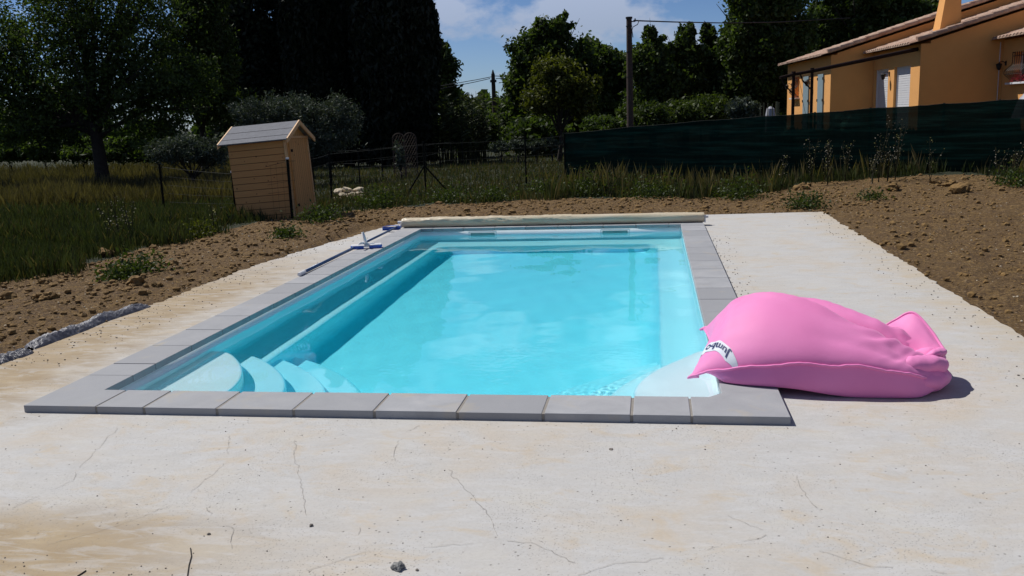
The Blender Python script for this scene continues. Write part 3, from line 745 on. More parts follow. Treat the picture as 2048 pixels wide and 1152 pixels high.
def build_bag():
    r = empty('bean_bag', (4.4, .7, DECKZ))
    tag(r, 'large bright pink bean bag slumped over the right front corner of the pool edge', 'bean bag')
    off = Vector((4.4, .7, DECKZ)); nu, nv = 110, 72
    tw = lambda j: .5-.5*cos(pi*j/(nv-1))
    su = lambda i: (i/(nu-1))**1.25
    def end_fix(p, s, t):
        # close the gathered right end into a soft rolled lip
        k = sstep(.93, 1, s)
        return p
    mb = MB()
    mb.grid(lambda i, j: bag_surface(su(i), tw(j), True)-off, nu, nv)
    nb = 60
    tb = lambda j: (.10*(j/24) if j <= 24 else .10+.90*(j-24)/(nb-1-24))
    mb.grid(lambda j, i: bag_surface(su(i), tb(j), False)-off, nb, nu)
    # right-hand closing skin between the top and the bottom ends
    ne = 9
    def endp(j, k):
        t = tw(j); a = bag_surface(1, t, True); b = bag_surface(1, t, False); q = k/(ne-1)
        p = a.lerp(b, q); p.x += .05*sin(pi*q)*(sin(pi*t))**.4; return p-off
    mb.grid(endp, nv, ne)
    body = mb.build('body', M['pink'], r, smooth=True)
    bm = bmesh.new(); bm.from_mesh(body.data); bmesh.ops.remove_doubles(bm, verts=bm.verts, dist=.0012)
    bmesh.ops.recalc_face_normals(bm, faces=bm.faces); bm.to_mesh(body.data); bm.free()
    # piped seam along the front and the left side
    m = MB(); P = []
    for k in range(170):
        s = k/169*.93; p = bag_surface(s, 0, True)
        p.z += .005*sin(s*31)*sstep(.05, .2, s)+.004*noise.noise((s*40, 0, 0)); p.y -= .004; P.append(p-off)
    def flat(P, w, h, m):
        for a, b in zip(P, P[1:]): pass
        m.tube(P, w, 8)
    flat(P, .0075, 0, m); m.build('front_seam', M['pink'], r, smooth=True)
    m = MB(); P = [bag_surface(0, k/40, True)-off for k in range(41)]; m.tube(P, .007, 8); m.build('side_seam', M['pink'], r, smooth=True)
    # pointed corner tuft on the left
    m = MB(); c0 = Vector(FS[0])-off
    m.tube([c0+Vector((.05, -.005, .012)), c0+Vector((.02, 0, .004)), c0+Vector((-.008, .002, -.006)), c0+Vector((-.016, .002, -.012))], [.017, .013, .009, .003], 10); m.build('corner', M['pink'], r, smooth=True)
    m = MB(); c1 = Vector(BS[0])-off
    m.tube([c1+Vector((.06, -.02, .01)), c1+Vector((0, 0, 0)), c1+Vector((-.03, .0, -.01))], [.02, .014, .006], 10); m.build('corner', M['pink'], r, smooth=True)
    # standing flap of the opening
    A = [Vector(p) for p in ((4.82, .60, .225), (4.88, .55, .195), (4.96, .50, .150), (5.03, .45, .11), (5.08, .40, .09))]
    T = [Vector(p) for p in ((4.84, .70, .235), (4.925, .74, .275), (5.02, .72, .325), (5.10, .58, .235), (5.135, .46, .160))]
    def fl(i, j):
        u = i/27; w = j/15; a = Vector(cr_interp([tuple(p) for p in A], u)); b = Vector(cr_interp([tuple(p) for p in T], u))
        p = a.lerp(b, w); bulge = sin(pi*w)*.020
        p += Vector((.3, -.8, .35))*(bulge+.006*sin(u*9+w*3)+.006*noise.noise((u*6, w*5, 3)))
        return p-off
    m = MB(); m.grid(fl, 28, 16); f = m.build('flap', M['pink'], r, smooth=True)
    so = f.modifiers.new('thick', 'SOLIDIFY'); so.thickness = .006
    m = MB(); m.tube([fl(i, 15) for i in range(28)], .0085, 8); m.build('hem', M['pink'], f, smooth=True)
    # rolled folds at the gathered end
    def roll(pts, rad, seed, name='fold'):
        m = MB(); N = 48; n = 22; P = [cr_interp(pts, k/(N-1)) for k in range(N)]
        def R(k):
            q = k/(N-1); base = cr_interp([(x,) for x in rad], q)[0]; return base
        vs = MB(); vs.tube(P, [max(.001, R(k)) for k in range(N)], n)
        vv = []
        for i, p in enumerate(vs.v):
            q = Vector(p); d = noise.noise((q.x*14, q.y*14, q.z*14+seed))*.010+noise.noise((q.x*34, q.y*34, q.z*34+seed))*.005
            k = min(i//n, N-1); c = Vector(P[k]); o_ = (q-c); o_ = o_*(1+d/max(.012, o_.length)); o_.z *= .85
            q = c+o_; q.z = max(q.z, DECKZ+.004); vv.append(q-off)
        vs.v = [tuple(x) for x in vv]; vs.build(name, M['pink'], r, smooth=True)
    roll([(4.70, .24, .115), (4.82, .26, .115), (4.94, .29, .120), (5.05, .34, .105), (5.11, .42, .08)], [.006, .045, .062, .064, .03], 2)
    roll([(4.62, .30, .02), (4.80, .27, .03), (4.97, .28, .03), (5.08, .38, .02), (5.13, .56, .01)], [.02, .075, .080, .070, .02], 5)
    roll([(4.94, .44, .10), (5.03, .47, .11), (5.09, .54, .09), (5.12, .68, .05)], [.03, .07, .075, .04], 7)
    roll([(4.99, .34, .15), (5.06, .38, .165), (5.11, .45, .15), (5.13, .53, .12)], [.006, .028, .030, .008], 12)
    roll([(4.80, .40, .15), (4.90, .37, .155), (5.00, .36, .13), (5.07, .38, .09)], [.006, .022, .026, .006], 9)
    m = MB(); m.tube([(5.115, .47, .115), (5.10, .42, .10), (5.125, .42, .075), (5.12, .38, .05), (5.11, .36, .03)], .008, 8)
    m.v = [tuple(Vector(p)-off) for p in m.v]; m.build('drawcord', M['pink'], r, smooth=True)
    # white ribbon with its lettering, sewn across the left corner
    p0, p1 = (.016, .17), (.225, .0)      # (s, t) ends of the ribbon's centre line
    def rib(u, w, lift=.0035):
        s = p0[0]+(p1[0]-p0[0])*u; t = p0[1]*(1-u)
        return bag_surface(max(0, s+.024*w), max(0, t+.040*w*min(1, (1-u)*5)), True)+Vector((-.15, -.55, .8))*lift
    m = MB(); m.grid(lambda i, j: rib(i/30, (j/6-.5))-off, 31, 7); m.build('label_ribbon', M['tagw'], r, smooth=True)
    cu = bpy.data.curves.new('txt', 'FONT'); cu.body = 'Jumbo'; cu.size = 1; cu.offset = .025; cu.resolution_u = 3
    to = bpy.data.objects.new('txt', cu); COL.objects.link(to)
    dg = bpy.context.evaluated_depsgraph_get(); me = bpy.data.meshes.new_from_object(to.evaluated_get(dg)); bpy.data.objects.remove(to)
    xs = [v.co.x for v in me.vertices]; w0 = max(xs)
    bm = bmesh.new(); bm.from_mesh(me); bmesh.ops.triangulate(bm, faces=bm.faces)
    bmesh.ops.subdivide_edges(bm, edges=[e for e in bm.edges if e.calc_length() > .12], cuts=2)
    for v in bm.verts:
        # the word reads from the seam end towards the pool, upside down
        u = .82-.66*v.co.x/w0; w = -(v.co.y-.30)/.95*.80
        # rotated by half a turn: text bottom faces the crown
        v.co = rib(u, -w*-1, .006)-off
    bm.to_mesh(me); bm.free(); me.materials.clear(); me.materials.append(M['navy']); me.name = 'lettering'
    lo = bpy.data.objects.new('lettering', me); COL.objects.link(lo); lo.parent = r
build_bag()

# ------------------------------------------------------------------ garden shed
def build_shed():
    D = 15.9; base = at_d(587, 440, D); gz = ground_h(base.x, base.y)-.03
    r = empty('garden_shed', (base.x, base.y, gz)); r.rotation_euler = (radians(-1), radians(-3.3), YAW-radians(8))
    tag(r, 'small leaning shed of raw pine boards with a grey felt gable roof', 'shed')
    w, d, h, ph = 1.05, 1.12, 1.48, .26
    # long wall towards the camera; gable with the door on the right (+x) side
    m = MB(); m.box((-w/2, d/2, h/2), (w-.01, d-.01, h)); m.build('wall', M['plank_h'], r)
    g = MB(); g.prism([(-.005, .01, h), (-.005, d-.01, h), (-.005, d/2, h+ph-.01)], (-w+.02, 0, 0), (.008, 0, 0)); g.build('gable', M['plank_v'], r)
    m = MB(); m.box((.010, d/2, h/2), (.018, d-.012, h-.01)); m.build('end_panel', M['plank_v'], r)
    m = MB(); m.box((.030, d/2-.03, h/2-.01), (.022, d*.66, h-.09)); dr = m.build('door', M['plank_v'], r)
    for z in (.25, h-.25):
        m = MB(); m.box((.044, d*.22, z), (.006, .09, .05)); m.build('hinge', M['rust'], dr)
    for y in (.012, d-.012):
        m = MB(); m.box((.022, y, h/2), (.035, .05, h)); m.build('corner_post', M['pine'], r)
    m = MB(); m.box((.028, d/2, h-.01), (.03, d-.03, .035)); m.build('lintel', M['pine'], r)
    ov = .13; sl = sqrt((d/2)**2+ph**2)
    for sy in (-1, 1):
        m = MB(); y0 = d/2+sy*(d/2+ov); z0 = h-ph*ov/(d/2)
        pts = [(-w-.11, y0, z0), (.12, y0, z0), (.12, d/2, h+ph), (-w-.11, d/2, h+ph)]
        if sy > 0: pts = pts[::-1]
        n_ = Vector((0, sy*ph, d/2)).normalized()*.022
        m.prism(pts, (0, 0, 0), tuple(n_)); m.build('roof_panel', M['felt'], r)
        for x in (-w-.12, .13):
            b = MB(); q = [(x-.012, y0, z0-.05), (x-.012, y0, z0+.03), (x-.012, d/2, h+ph+.03), (x-.012, d/2, h+ph-.05)]
            b.prism(q, (0, 0, 0), (.024, 0, 0)); b.build('barge_board', M['pine'], r)
    for k in (.42, .78):
        b = MB(); y = d/2-(d/2+ov)*(k); z = h+ph-ph*(d/2-y)/(d/2)+.026
        b.box((-w/2, y, z), (w+.2, .006, .004)); b.build('felt_joint', M['rust'], r)
build_shed()

# ------------------------------------------------------------------ fences
def hor_v(u): return 222.5-.0381*(u-1310)
def build_wire_fence():
    r = empty('wire_fence', (0, 0, 0))
    tag(r, 'low wire mesh fence on thin dark posts running past the shed to the screen', 'fence')
    chain = [(330, 330, 432, 17.6), (472, 345, 430, 16.6), (585, 318, 441, 15.6), (631, 315, 413, 18.0), (664, 305, 398, 20.4), (852, 285, 388, 21.0), (1053, 276, 376, 22.0), (1131, 268, 373, 22.4)]
    P = []
    for i, (u, v0, v1, D) in enumerate(chain):
        b = at_d(u, v1, D); t = at_d(u, v0, D); t.x, t.y = b.x, b.y
        b.z = ground_h(b.x, b.y)-.05
        m = MB(); m.tube([b, t], .021 if i != 2 else .026, 8)
        po = m.build('post', M['post'], r); P.append((b, t))
        c = MB(); c.tube([t, t+Vector((0, 0, .03))], .030, 8); c.build('post_cap', M['white'] if i in (1, 2) else M['post'], po)
    b, t = P[5]
    for uu, vv in ((812, 388), (901, 384)):
        e = at_d(uu, vv, 21.0); m = MB(); m.tube([t.lerp(b, .42), Vector((e.x, e.y, ground_h(e.x, e.y)-.02))], .019, 8); m.build('brace', M['post'], r)
    m = MB()
    for (b0, t0), (b1, t1) in zip(P, P[1:]):
        for q in (0, .16, .32, .48, .64, .80, .97):
            n = 6; pts = [b0.lerp(t0, q).lerp(b1.lerp(t1, q), k/n)+Vector((0, 0, -.012*sin(pi*k/n)+.05*(1-q))) for k in range(n+1)]
            m.tube(pts, .0022 if q < .9 else .0035, 3, False)
        L = (b1-b0).length; k = int(L/.16)
        for i in range(1, k):
            a = b0.lerp(b1, i/k); c = t0.lerp(t1, i/k); m.tube([a, a.lerp(c, .97)], .0018, 3, False)
    m.build('mesh_panel', M['wire'], r)
    # second, farther line of posts in the meadow
    r2 = empty('field_fence', (0, 0, 0)); tag(r2, 'row of thin dark posts and wires standing in the meadow behind the nearer fence', 'fence')
    ch2 = [(664, 300, 365, 27), (720, 297, 365, 25.6), (766, 293, 352, 28.5), (853, 288, 345, 31), (880, 284, 318, 36), (903, 282, 318, 38), (925, 280, 316, 40)]
    P = []
    for u, v0, v1, D in ch2:
        b = at_d(u, v1, D); t = at_d(u, v0, D); t.x, t.y = b.x, b.y; b.z = ground_h(b.x, b.y)-.1
        m = MB(); m.tube([b, t], .022, 8); m.build('post', M['post'], r2); P.append((b, t))
    m = MB()
    for (b0, t0), (b1, t1) in zip(P, P[1:]):
        for q in (.35, .65, .96): m.tube([b0.lerp(t0, q), b1.lerp(t1, q)], .004, 3, False)
    m.build('wire', M['wire'], r2)
build_wire_fence()

NETP = [(1131, 267, 378, 22.4), (1262, 254, 378, 21.5), (1400, 242, 372, 20.7), (1520, 233, 366, 20.0), (1625, 226, 362, 19.4), (1735, 217, 358, 18.8), (1880, 208, 352, 18.0), (1990, 201, 350, 17.5), (2120, 193, 345, 17.0)]
def build_net():
    r = empty('screen_fence', (0, 0, 0)); tag(r, 'long dark green shade net screen stretched along the fence below the yellow house', 'screen fence')
    B, T = [], []
    for u, v0, v1, D in NETP:
        b = at_d(u, v1, D); t = at_d(u, v0, D); t.x, t.y = b.x, b.y; b.z = ground_h(b.x, b.y)-.06; B.append(b); T.append(t)
        m = MB(); bb = b+Vector((.02, .05, 0)); m.tube([bb, t+Vector((.02, .05, .02))], .022, 8); m.build('post', M['post'], r)
    n = (len(B)-1)*30+1; k = 26
    def P(i, j):
        q = i/(n-1); w = j/(k-1); b = cr_interp([tuple(p) for p in B], q); t = cr_interp([tuple(p) for p in T], q)
        p = Vector(b).lerp(Vector(t), w); f = (q*(len(B)-1)) % 1
        p.y -= .05*sin(pi*f)*sin(pi*w)*.6+.012*noise.noise((q*60, w*6, 1))+.03*noise.noise((q*14, w*2, 4))
        p.z += -.015*sin(pi*f)*w+.006*noise.noise((q*70, 0, 3))*w
        if i == 0: p.x += .03*noise.noise((w*5, 2, 2))
        return p
    m = MB(); m.grid(P, n, k); m.build('net', M['net'], r, smooth=True)
    m = MB(); m.tube([P(i, k-1)+Vector((0, -.004, .004)) for i in range(n)], .004, 4); m.build('top_wire', M['wire'], r)
build_net()

# ------------------------------------------------------------------ arched lattice panels, utility poles
def trellis(u0, u1, vt, vb, D, label):
    a = at_d(u0, vb, D); b = at_d(u1, vb, D); t = at_d(u0, vt, D); w = (b-a).length; gz = ground_h(a.x, a.y); h = t.z-gz
    r = empty('lattice_panel', (a.x, a.y, gz), YAW); tag(r, label, 'trellis')
    m = MB(); R = w/2; arc = [(0, 0, 0), (0, 0, h-R)]+[(R-R*cos(k/12*pi), 0, h-R+R*sin(k/12*pi)) for k in range(1, 12)]+[(w, 0, h-R), (w, 0, 0)]
    m.tube(arc, .019, 6); m.build('frame', M['rattan'], r)
    m = MB(); p = .085
    def topz(x): return h-R+sqrt(max(0, R*R-(x-R)**2))
    for sgn in (-1, 1):
        for k in range(-30, 40):
            pts = []
            for q in range(61):
                z = h*q/60; x = k*p+sgn*z*.55
                if 0 <= x <= w and z <= topz(x): pts.append((x, .004*sgn, z))
            if len(pts) > 1: m.tube([pts[0], pts[-1]], .0075, 4)
    m.build('lattice', M['rattan'], r)
trellis(789, 813, 267, 349, 29, 'left of two brown arched lattice panels standing in the meadow')
trellis(811, 836, 266, 349, 28.7, 'right of two brown arched lattice panels standing in the meadow')

def utility_pole(u, vt, D, rad, label):
    t = at_d(u, vt, D); gz = ground_h(t.x, t.y)-.3
    r = empty('utility_pole', (t.x, t.y, gz)); tag(r, label, 'utility pole')
    h = t.z-gz; m = MB(); m.tube([(0, 0, 0), (0, 0, h*.5), (0, 0, h)], [rad*1.25, rad*1.1, rad*.9], 12); m.build('shaft', M['wood'], r, smooth=False)
    return r, h
pr_, ph_ = utility_pole(1258, 36, 26, .085, 'tall brown wooden utility pole rising behind the green screen, with a cable leading right')
for k in range(5):
    m = MB(); m.tube([(0, 0, ph_*(.35+.15*k)), (0, 0, ph_*(.35+.15*k)+.02)], .092, 12); m.build('band', M['wire'], pr_)
m = MB(); m.tube([(.0, 0, ph_-.02), (0, 0, ph_+.03)], .095, 12); m.build('cap', M['black'], pr_)
m = MB(); m.box((.1, 0, ph_-.1), (.16, .03, .03)); m.tube([(.17, 0, ph_-.1), (.17, 0, ph_-.02)], .02, 6); m.build('bracket', M['black'], pr_)
def world_pts(l, D0, D1): return [at_d(u, v, D0+(D1-D0)*k/(len(l)-1)) for k, (u, v) in enumerate(l)]
m = MB(); m.tube(world_pts([(1268, 41), (1290, 42), (1350, 44), (1400, 45), (1450, 46), (1560, 44), (1700, 36)], 26, 40), .022, 6)
o = m.build('power_cable', M['black']); tag(o, 'black overhead cable running right from the top of the tall wooden pole', 'cable')
m = MB(); m.tube(world_pts([(1278, 42), (1275, 49), (1266, 54), (1264, 60), (1266, 75)], 25.9, 25.9), .012, 5)
o = m.build('cable_loop', M['black']); tag(o, 'loose loop of black cable hanging at the top of the tall wooden pole', 'cable')
p2, h2 = utility_pole(986, 148, 56, .13, 'distant wooden utility pole between the cypresses and the dark trees')
m = MB(); m.tube([(0, 0, h2), (0, 0, h2+.25)], [.1, .03], 8); m.tube([(0, 0, h2-.5), (0, 0, h2-.35)], .2, 10); m.build('insulator', M['black'], p2)
for k, l in enumerate(([(986, 153), (950, 160), (915, 166), (860, 176)], [(980, 157), (950, 164), (915, 171), (860, 182)], [(990, 152), (1020, 153), (1060, 158)], [(992, 157), (1020, 157), (1060, 164)])):
    m = MB(); m.tube(world_pts(l, 56, 58), .022, 5); o = m.build('power_cable', M['black'])
    tag(o, ['upper cable running left from the distant pole towards the cypresses', 'lower cable running left from the distant pole towards the cypresses', 'upper cable running right from the distant pole into the trees', 'lower cable running right from the distant pole into the trees'][k], 'cable', 'cables at the distant pole')

# ------------------------------------------------------------------ the house
HO = Vector((9.5, 27.8, 0)); HTH = radians(5)
def build_house():
    h = empty('yellow_house', (HO.x, HO.y, 0), HTH)      # local x = away from the long wall, local y = along it, away from the camera
    tag(h, 'single storey ochre yellow house with clay tile roofs and closed white roller shutters', 'house')
    GZ = .2; E = 3.27; S = .288; PR = 6.6
    def zr(p, p0): return E+S*(p-p0) if p < PR else E+S*(PR-p0)-S*(p-PR)
    def section(p0, a0, a1, skin, label=None):
        m = MB(); q0 = p0+skin
        prof = [(q0, a0, GZ), (q0, a0, zr(q0, p0)-.02), (PR, a0, zr(PR, p0)-.02), (12.5, a0, zr(12.5, p0)-.02), (12.5, a0, GZ)]
        m.prism(prof, (0, 0, 0), (0, a1-a0, 0)); m.build('wall', M['ochre'], h)
    section(0, 0, 6.3, .2); section(1.42, -4.2, -.003, .28); section(3.78, -10, -4.203, .25)
    # front skins with openings: rectangles (y0,y1,z0,z1)
    def skin(p0, th, y0, y1, ztop, holes):
        m = MB(); cuts = sorted({y0, y1}|{a for H in holes for a in H[:2]})
        for a, b in zip(cuts, cuts[1:]):
            hs = [H for H in holes if H[0] <= a+1e-6 and H[1] >= b-1e-6]
            if not hs: m.box((p0+th/2, (a+b)/2, (GZ+ztop)/2), (th, b-a, ztop-GZ))
            else:
                H = hs[0]; m.box((p0+th/2, (a+b)/2, (H[3]+ztop)/2), (th, b-a, ztop-H[3]))
                if H[2] > GZ: m.box((p0+th/2, (a+b)/2, (H[2]+GZ)/2), (th, b-a, H[2]-GZ))
        m.build('wall', M['ochre'], h)
    skin(0, .2, .001, 6.299, E-.02, [(4.35, 5.1, 1.9, 2.68)])
    skin(1.42, .28, -4.199, -.004, E-.02, [(-3.45, -2.05, GZ, 2.68), (-1.50, -.12, GZ, 2.68)])
    skin(3.78, .25, -9.99, -4.204, E-.02, [(-6.3, -4.9, 2.02, 2.85)])
    # roller shutters
    for y0, y1 in ((-3.45, -2.05), (-1.50, -.12)):
        m = MB(); n = 34
        for k in range(n):
            z = GZ+(2.66-GZ)*(k+.5)/n; dz = (2.66-GZ)/n
            m.box((1.55, (y0+y1)/2, z), (.028, y1-y0-.10, dz*.86))
        m.box((1.565, (y0+y1)/2, (GZ+2.66)/2), (.01, y1-y0-.1, 2.66-GZ))
        s = m.build('roller_shutter', M['white'], h)
        m = MB()
        for yy in (y0+.025, y1-.025): m.box((1.535, yy, (GZ+2.67)/2), (.06, .05, 2.67-GZ))
        m.box((1.53, (y0+y1)/2, 2.665), (.07, y1-y0, .03)); m.build('frame', M['white'], s)
    # pale blue folded shutters on the far wing
    for y0, y1 in ((2.79, 3.56), (.80, 1.50)):
        m = MB(); m.box((-.025, (y0+y1)/2, 1.6), (.045, y1-y0, 2.12)); s = m.build('shutter', M['shutter'], h, bevel=.004)
        for z in (.95, 1.75, 2.5):
            for yy in (y0, y1):
                b = MB(); b.box((-.055, yy, z), (.02, .07, .09)); b.build('hinge', M['black'], s)
    # grilled windows with sills
    def grille(p0, y0, y1, z0, z1, nb, amp):
        m = MB(); m.box((p0+.22, (y0+y1)/2, (z0+z1)/2), (.02, y1-y0, z1-z0)); w = m.build('window', M['glass'], h)
        m = MB()
        for yy in (y0+.03, (y0+y1)/2, y1-.03): m.box((p0+.20, yy, (z0+z1)/2), (.03, .05, z1-z0))
        m.box((p0+.20, (y0+y1)/2, z1-.03), (.032, y1-y0-.06, .05)); m.build('frame', M['white'], w)
        m = MB()
        def off(t): return -.05-amp*(.5-.5*cos(2*pi*min(1, max(0, (.62-t)/.62))))*1.0
        for k in range(nb):
            yy = y0+(y1-y0)*k/(nb-1)
            m.tube([(p0+off(q/14), yy, z0+.02+(z1-z0-.0)*q/14) for q in range(15)], .011, 5)
        for t in (.02, .25, .86): m.tube([(p0+off(t)-.003, y0, z0+.02+(z1-z0)*t), (p0+off(t)-.003, y1, z0+.02+(z1-z0)*t)], .012, 5)
        for yy in (y0, y1):
            for t in (.02, .98): m.tube([(p0, yy, z0+.02+(z1-z0)*t), (p0+off(t), yy, z0+.02+(z1-z0)*t)], .011, 5)
        m.build('grille', M['black'], h)
        m = MB(); m.box((p0-.03, (y0+y1)/2, z0-.03), (.30, y1-y0+.2, .055)); m.build('sill', M['white'], h, bevel=.006)
    grille(0, 4.35, 5.1, 1.9, 2.68, 6, .16); grille(3.78, -6.3, -4.9, 2.02, 2.85, 12, .22)
    # wall lanterns
    def lantern(p0, y, z):
        m = MB(); m.tube([(p0, y, z), (p0-.10, y, z+.06), (p0-.2, y, z+.03)], .013, 6); m.box((p0-.012, y, z), (.02, .07, .13)); l = m.build('wall_lantern', M['black'], h)
        m = MB(); m.tube([(p0-.2, y, z+.02), (p0-.2, y, z-.02), (p0-.2, y, z-.16), (p0-.2, y, z-.19)], [.02, .085, .05, .02], 6); m.build('lamp_shade', M['black'], l)
    lantern(0, 5.55, 2.42); lantern(0, 2.42, 2.48); lantern(1.42, -1.62, 2.50); lantern(3.78, -4.42, 2.58)
    m = MB(); m.tube([(3.68, -4.215, .4), (3.68, -4.215, 3.2)], .012, 5); m.build('cable', M['white'], h)
    # canal tile roofs
    def roof(p0, a0, a1, z0, over, pr=PR, nm='roof'):
        m = MB(); pitch = .205; n = int((a1-a0)/pitch); seg = 6; x0 = p0-over; rows = int((pr-x0)/.36)
        sl = math.atan(S); nu = n*seg+1
        def P(i, j):
            y = a0+pitch*i/seg; row, part = divmod(j, 2); x = x0+(row+part)*.36*(.985 if part else 1); x = min(x, pr)
            ph = (i % seg)/seg if i % seg else 0; b = .052*abs(sin(pi*((i/seg) % 1))) if True else 0
            z = z0+S*(x-(p0-over))+b+(.018 if part == 0 else .0)+.012*noise.noise((y*3, row*1.7, 2))*1
            return (x, y, z)
        m.grid(P, nu, rows*2)
        m.grid(lambda i, j: (x0+.012, a0+pitch*i/seg, z0+(.052*abs(sin(pi*((i/seg) % 1)))+.018)*(j)-.0), nu, 2)
        # soffit and back slope
        m.add([(x0+.02, a0, z0-.015), (pr, a0, z0+S*(pr-x0)-.015), (pr, a1, z0+S*(pr-x0)-.015), (x0+.02, a1, z0-.015)], [(3, 2, 1, 0)])
        zt = z0+S*(pr-x0)+.05
        m.add([(pr, a0, zt), (13.2, a0, zt-S*(13.2-pr)), (13.2, a1, zt-S*(13.2-pr)), (pr, a1, zt)], [(0, 1, 2, 3)])
        o = m.build(nm, M['tiles'], h)
        # verge tiles along the gable
        v = MB(); k = int((pr-x0)/.42)
        for q in range(k):
            xa = x0+.42*q+.22; xb = xa+.47
            za = z0+S*(xa-x0)+.05; zb = z0+S*(xb-x0)+.05
            if q == 0: pass
            v.tube([(xa, a0+.02, za+.02), (xb, a0+.02, zb)], [.085, .075], 10)
        v.build('verge_tile', M['tiles'], o)
        return o
    r1 = roof(0, -.16, 6.5, 3.24, .40); r2 = roof(1.42, -4.36, .0, 3.24, .40); r3 = roof(3.78, -10.1, -4.2, 3.27, .42)
    m = MB(); m.add([(2.62, -2.3, 3.4), (3.32, -2.3, 3.5), (3.32, -1.7, 3.5), (2.62, -1.7, 3.4), (2.82, -2.24, 4.72), (3.30, -2.24, 4.72), (3.30, -1.76, 4.72), (2.82, -1.76, 4.72)],
                    [(3, 2, 1, 0), (4, 5, 6, 7), (0, 1, 5, 4), (1, 2, 6, 5), (2, 3, 7, 6), (3, 0, 4, 7)])
    for x, y in ((2.86, -2.2), (3.26, -2.2), (2.86, -1.8), (3.26, -1.8)): m.box((x, y, 4.80), (.08, .08, .16))
    c = m.build('chimney', M['ochre'], r2)
    m = MB(); m.box((3.06, -2, 4.92), (.66, .66, .07)); m.build('chimney_cap', M['tiles'], c)
    m = MB()
    rs = random.Random(3)
    for k in range(260):
        y = rs.uniform(-6.2, -5.1); z = 2.12+rs.uniform(-.08, .13)+.06*sin(y*9); p = 3.78-.12+rs.uniform(-.10, .08); s = rs.uniform(.010, .026)
        a = Vector((rs.uniform(-1, 1), rs.uniform(-1, 1), rs.uniform(-1, 1))).normalized()*s; b = a.cross(Vector((.3, .5, .8))).normalized()*s
        c0 = Vector((p, y, z)); m.add([c0-a, c0-b, c0+a, c0+b], [(0, 1, 2, 3)])
    m.build('window_flowers', M['red'], h)
M['glass'] = dull(plain('dark_window_glass', (.02, .022, .03), .35, var=.05))
build_house()

# steel pergola frame in front of the house
def build_pergola():
    r = empty('steel_frame', (0, 0, 0)); tag(r, 'dark brown steel pergola frame standing in front of the yellow house, above the green screen', 'pergola')
    def pos(px, py, D): return at_d(1540+px/4.031, py/4.031, D)
    a = pos(190, 600, 24); b = pos(340, 572, 24.3); far = pos(80, 628, 23.8); near = pos(1228, 388, 27.4)
    for p in (a, b):
        m = MB(); m.tube([(p.x, p.y, ground_h(p.x, p.y)-.2), (p.x, p.y, p.z+.02)], .042, 8); m.build('post', M['rust'], r)
        m = MB(); m.tube([(p.x, p.y, p.z+.02), (p.x, p.y, p.z+.08)], [.06, .05], 8); m.build('finial', M['rust'], r)
    m = MB(); m.tube([far, a, b], .040, 8); m.tube([b, near], [.05, .062], 8); m.build('beam', M['rust'], r)
    for p in (a, b):
        m = MB(); q = Vector((p.x, p.y, p.z)); m.tube([q+Vector((-.32, 0, -.03)), q+Vector((-.24, 0, -.24)), q+Vector((0, 0, -.5))], .02, 6); m.build('brace', M['rust'], r)
build_pergola()
m = MB(); c = at_d(2062, 205, 21)
m.tube([(c.x, c.y, ground_h(c.x, c.y)), (c.x, c.y, c.z+.45)], .02, 6)
o = m.build('garden_parasol', M['white']); tag(o, 'pale closed parasol at the right edge in front of the grilled window', 'parasol')
m = MB(); m.tube([(c.x, c.y, c.z-.35), (c.x, c.y, c.z+.05), (c.x, c.y, c.z+.38)], [.40, .28, .03], 14); m.build('canopy', M['chair'], o)
# pale domed ornament and garden stakes beyond the screen
c = at_d(1541, 222, 24); m = MB()
m.tube([(c.x, c.y, c.z-.55), (c.x, c.y, c.z-.1), (c.x, c.y, c.z+.06), (c.x, c.y, c.z+.12)], [.14, .13, .10, .02], 14)
o = m.build('garden_ornament', M['chair']); tag(o, 'small pale domed garden ornament just above the green screen, left of the house', 'ornament')
for k, (u, v0) in enumerate(((1521, 206), (1528, 205), (1536, 206), (1545, 207), (1554, 203), (1558, 204))):
    c = at_d(u, v0, 23.5); m = MB(); m.tube([(c.x, c.y, c.z-1.6), (c.x, c.y, c.z)], .012 if k != 4 else .03, 6)
    o = m.build('garden_stake', M['stake'] if 'stake' in M else M.setdefault('stake', plain('weathered_stake', (.12, .12, .06), .8)))
    tag(o, 'thin upright stake rising above the green screen, left of the house' if k != 4 else 'thickest upright stake above the green screen, left of the house', 'stake', 'stakes left of the house')

# ------------------------------------------------------------------ vegetation
RG = np.random.default_rng(7)
def leaves(C, size, tone, aspect=.5, up=0.0, flat=0.0, rg=RG):
    """diamond leaves centred on C (n,3)"""
    n = len(C); A = rg.normal(size=(n, 3)); A[:, 2] = A[:, 2]*(1-flat)+up*3
    A /= np.linalg.norm(A, axis=1)[:, None]; B = rg.normal(size=(n, 3)); B = np.cross(A, B); B /= np.linalg.norm(B, axis=1)[:, None]
    s = size*rg.uniform(.6, 1.4, n)[:, None]
    return np.stack([C-A*s, C-B*s*aspect, C+A*s, C+B*s*aspect], 1)
def crown_points(blobs, n, clus, rg, shell=.5, sub=.22):
    w = np.array([b[3]*b[5]*(b[6] if len(b) > 6 else 1) for b in blobs]); w = w/w.sum()
    idx = rg.choice(len(blobs), clus, p=w); Bl = np.array([b[:6] for b in blobs])[idx]
    d = rg.normal(size=(clus, 3)); d /= np.linalg.norm(d, axis=1)[:, None]
    r = rg.uniform(shell, 1, clus)[:, None]
    cc = Bl[:, :3]+d*Bl[:, 3:]*r
    per = n//clus; ct = rg.uniform(0, 1, clus)
    P = np.repeat(cc, per, 0)+rg.normal(size=(clus*per, 3))*np.repeat(Bl[:, 3:], per, 0)*sub*np.repeat(rg.uniform(.5, 1.2, clus), per)[:, None]
    T = np.clip(np.repeat(ct, per)*.6+rg.uniform(0, .5, clus*per), 0, 1)
    return P, T, cc
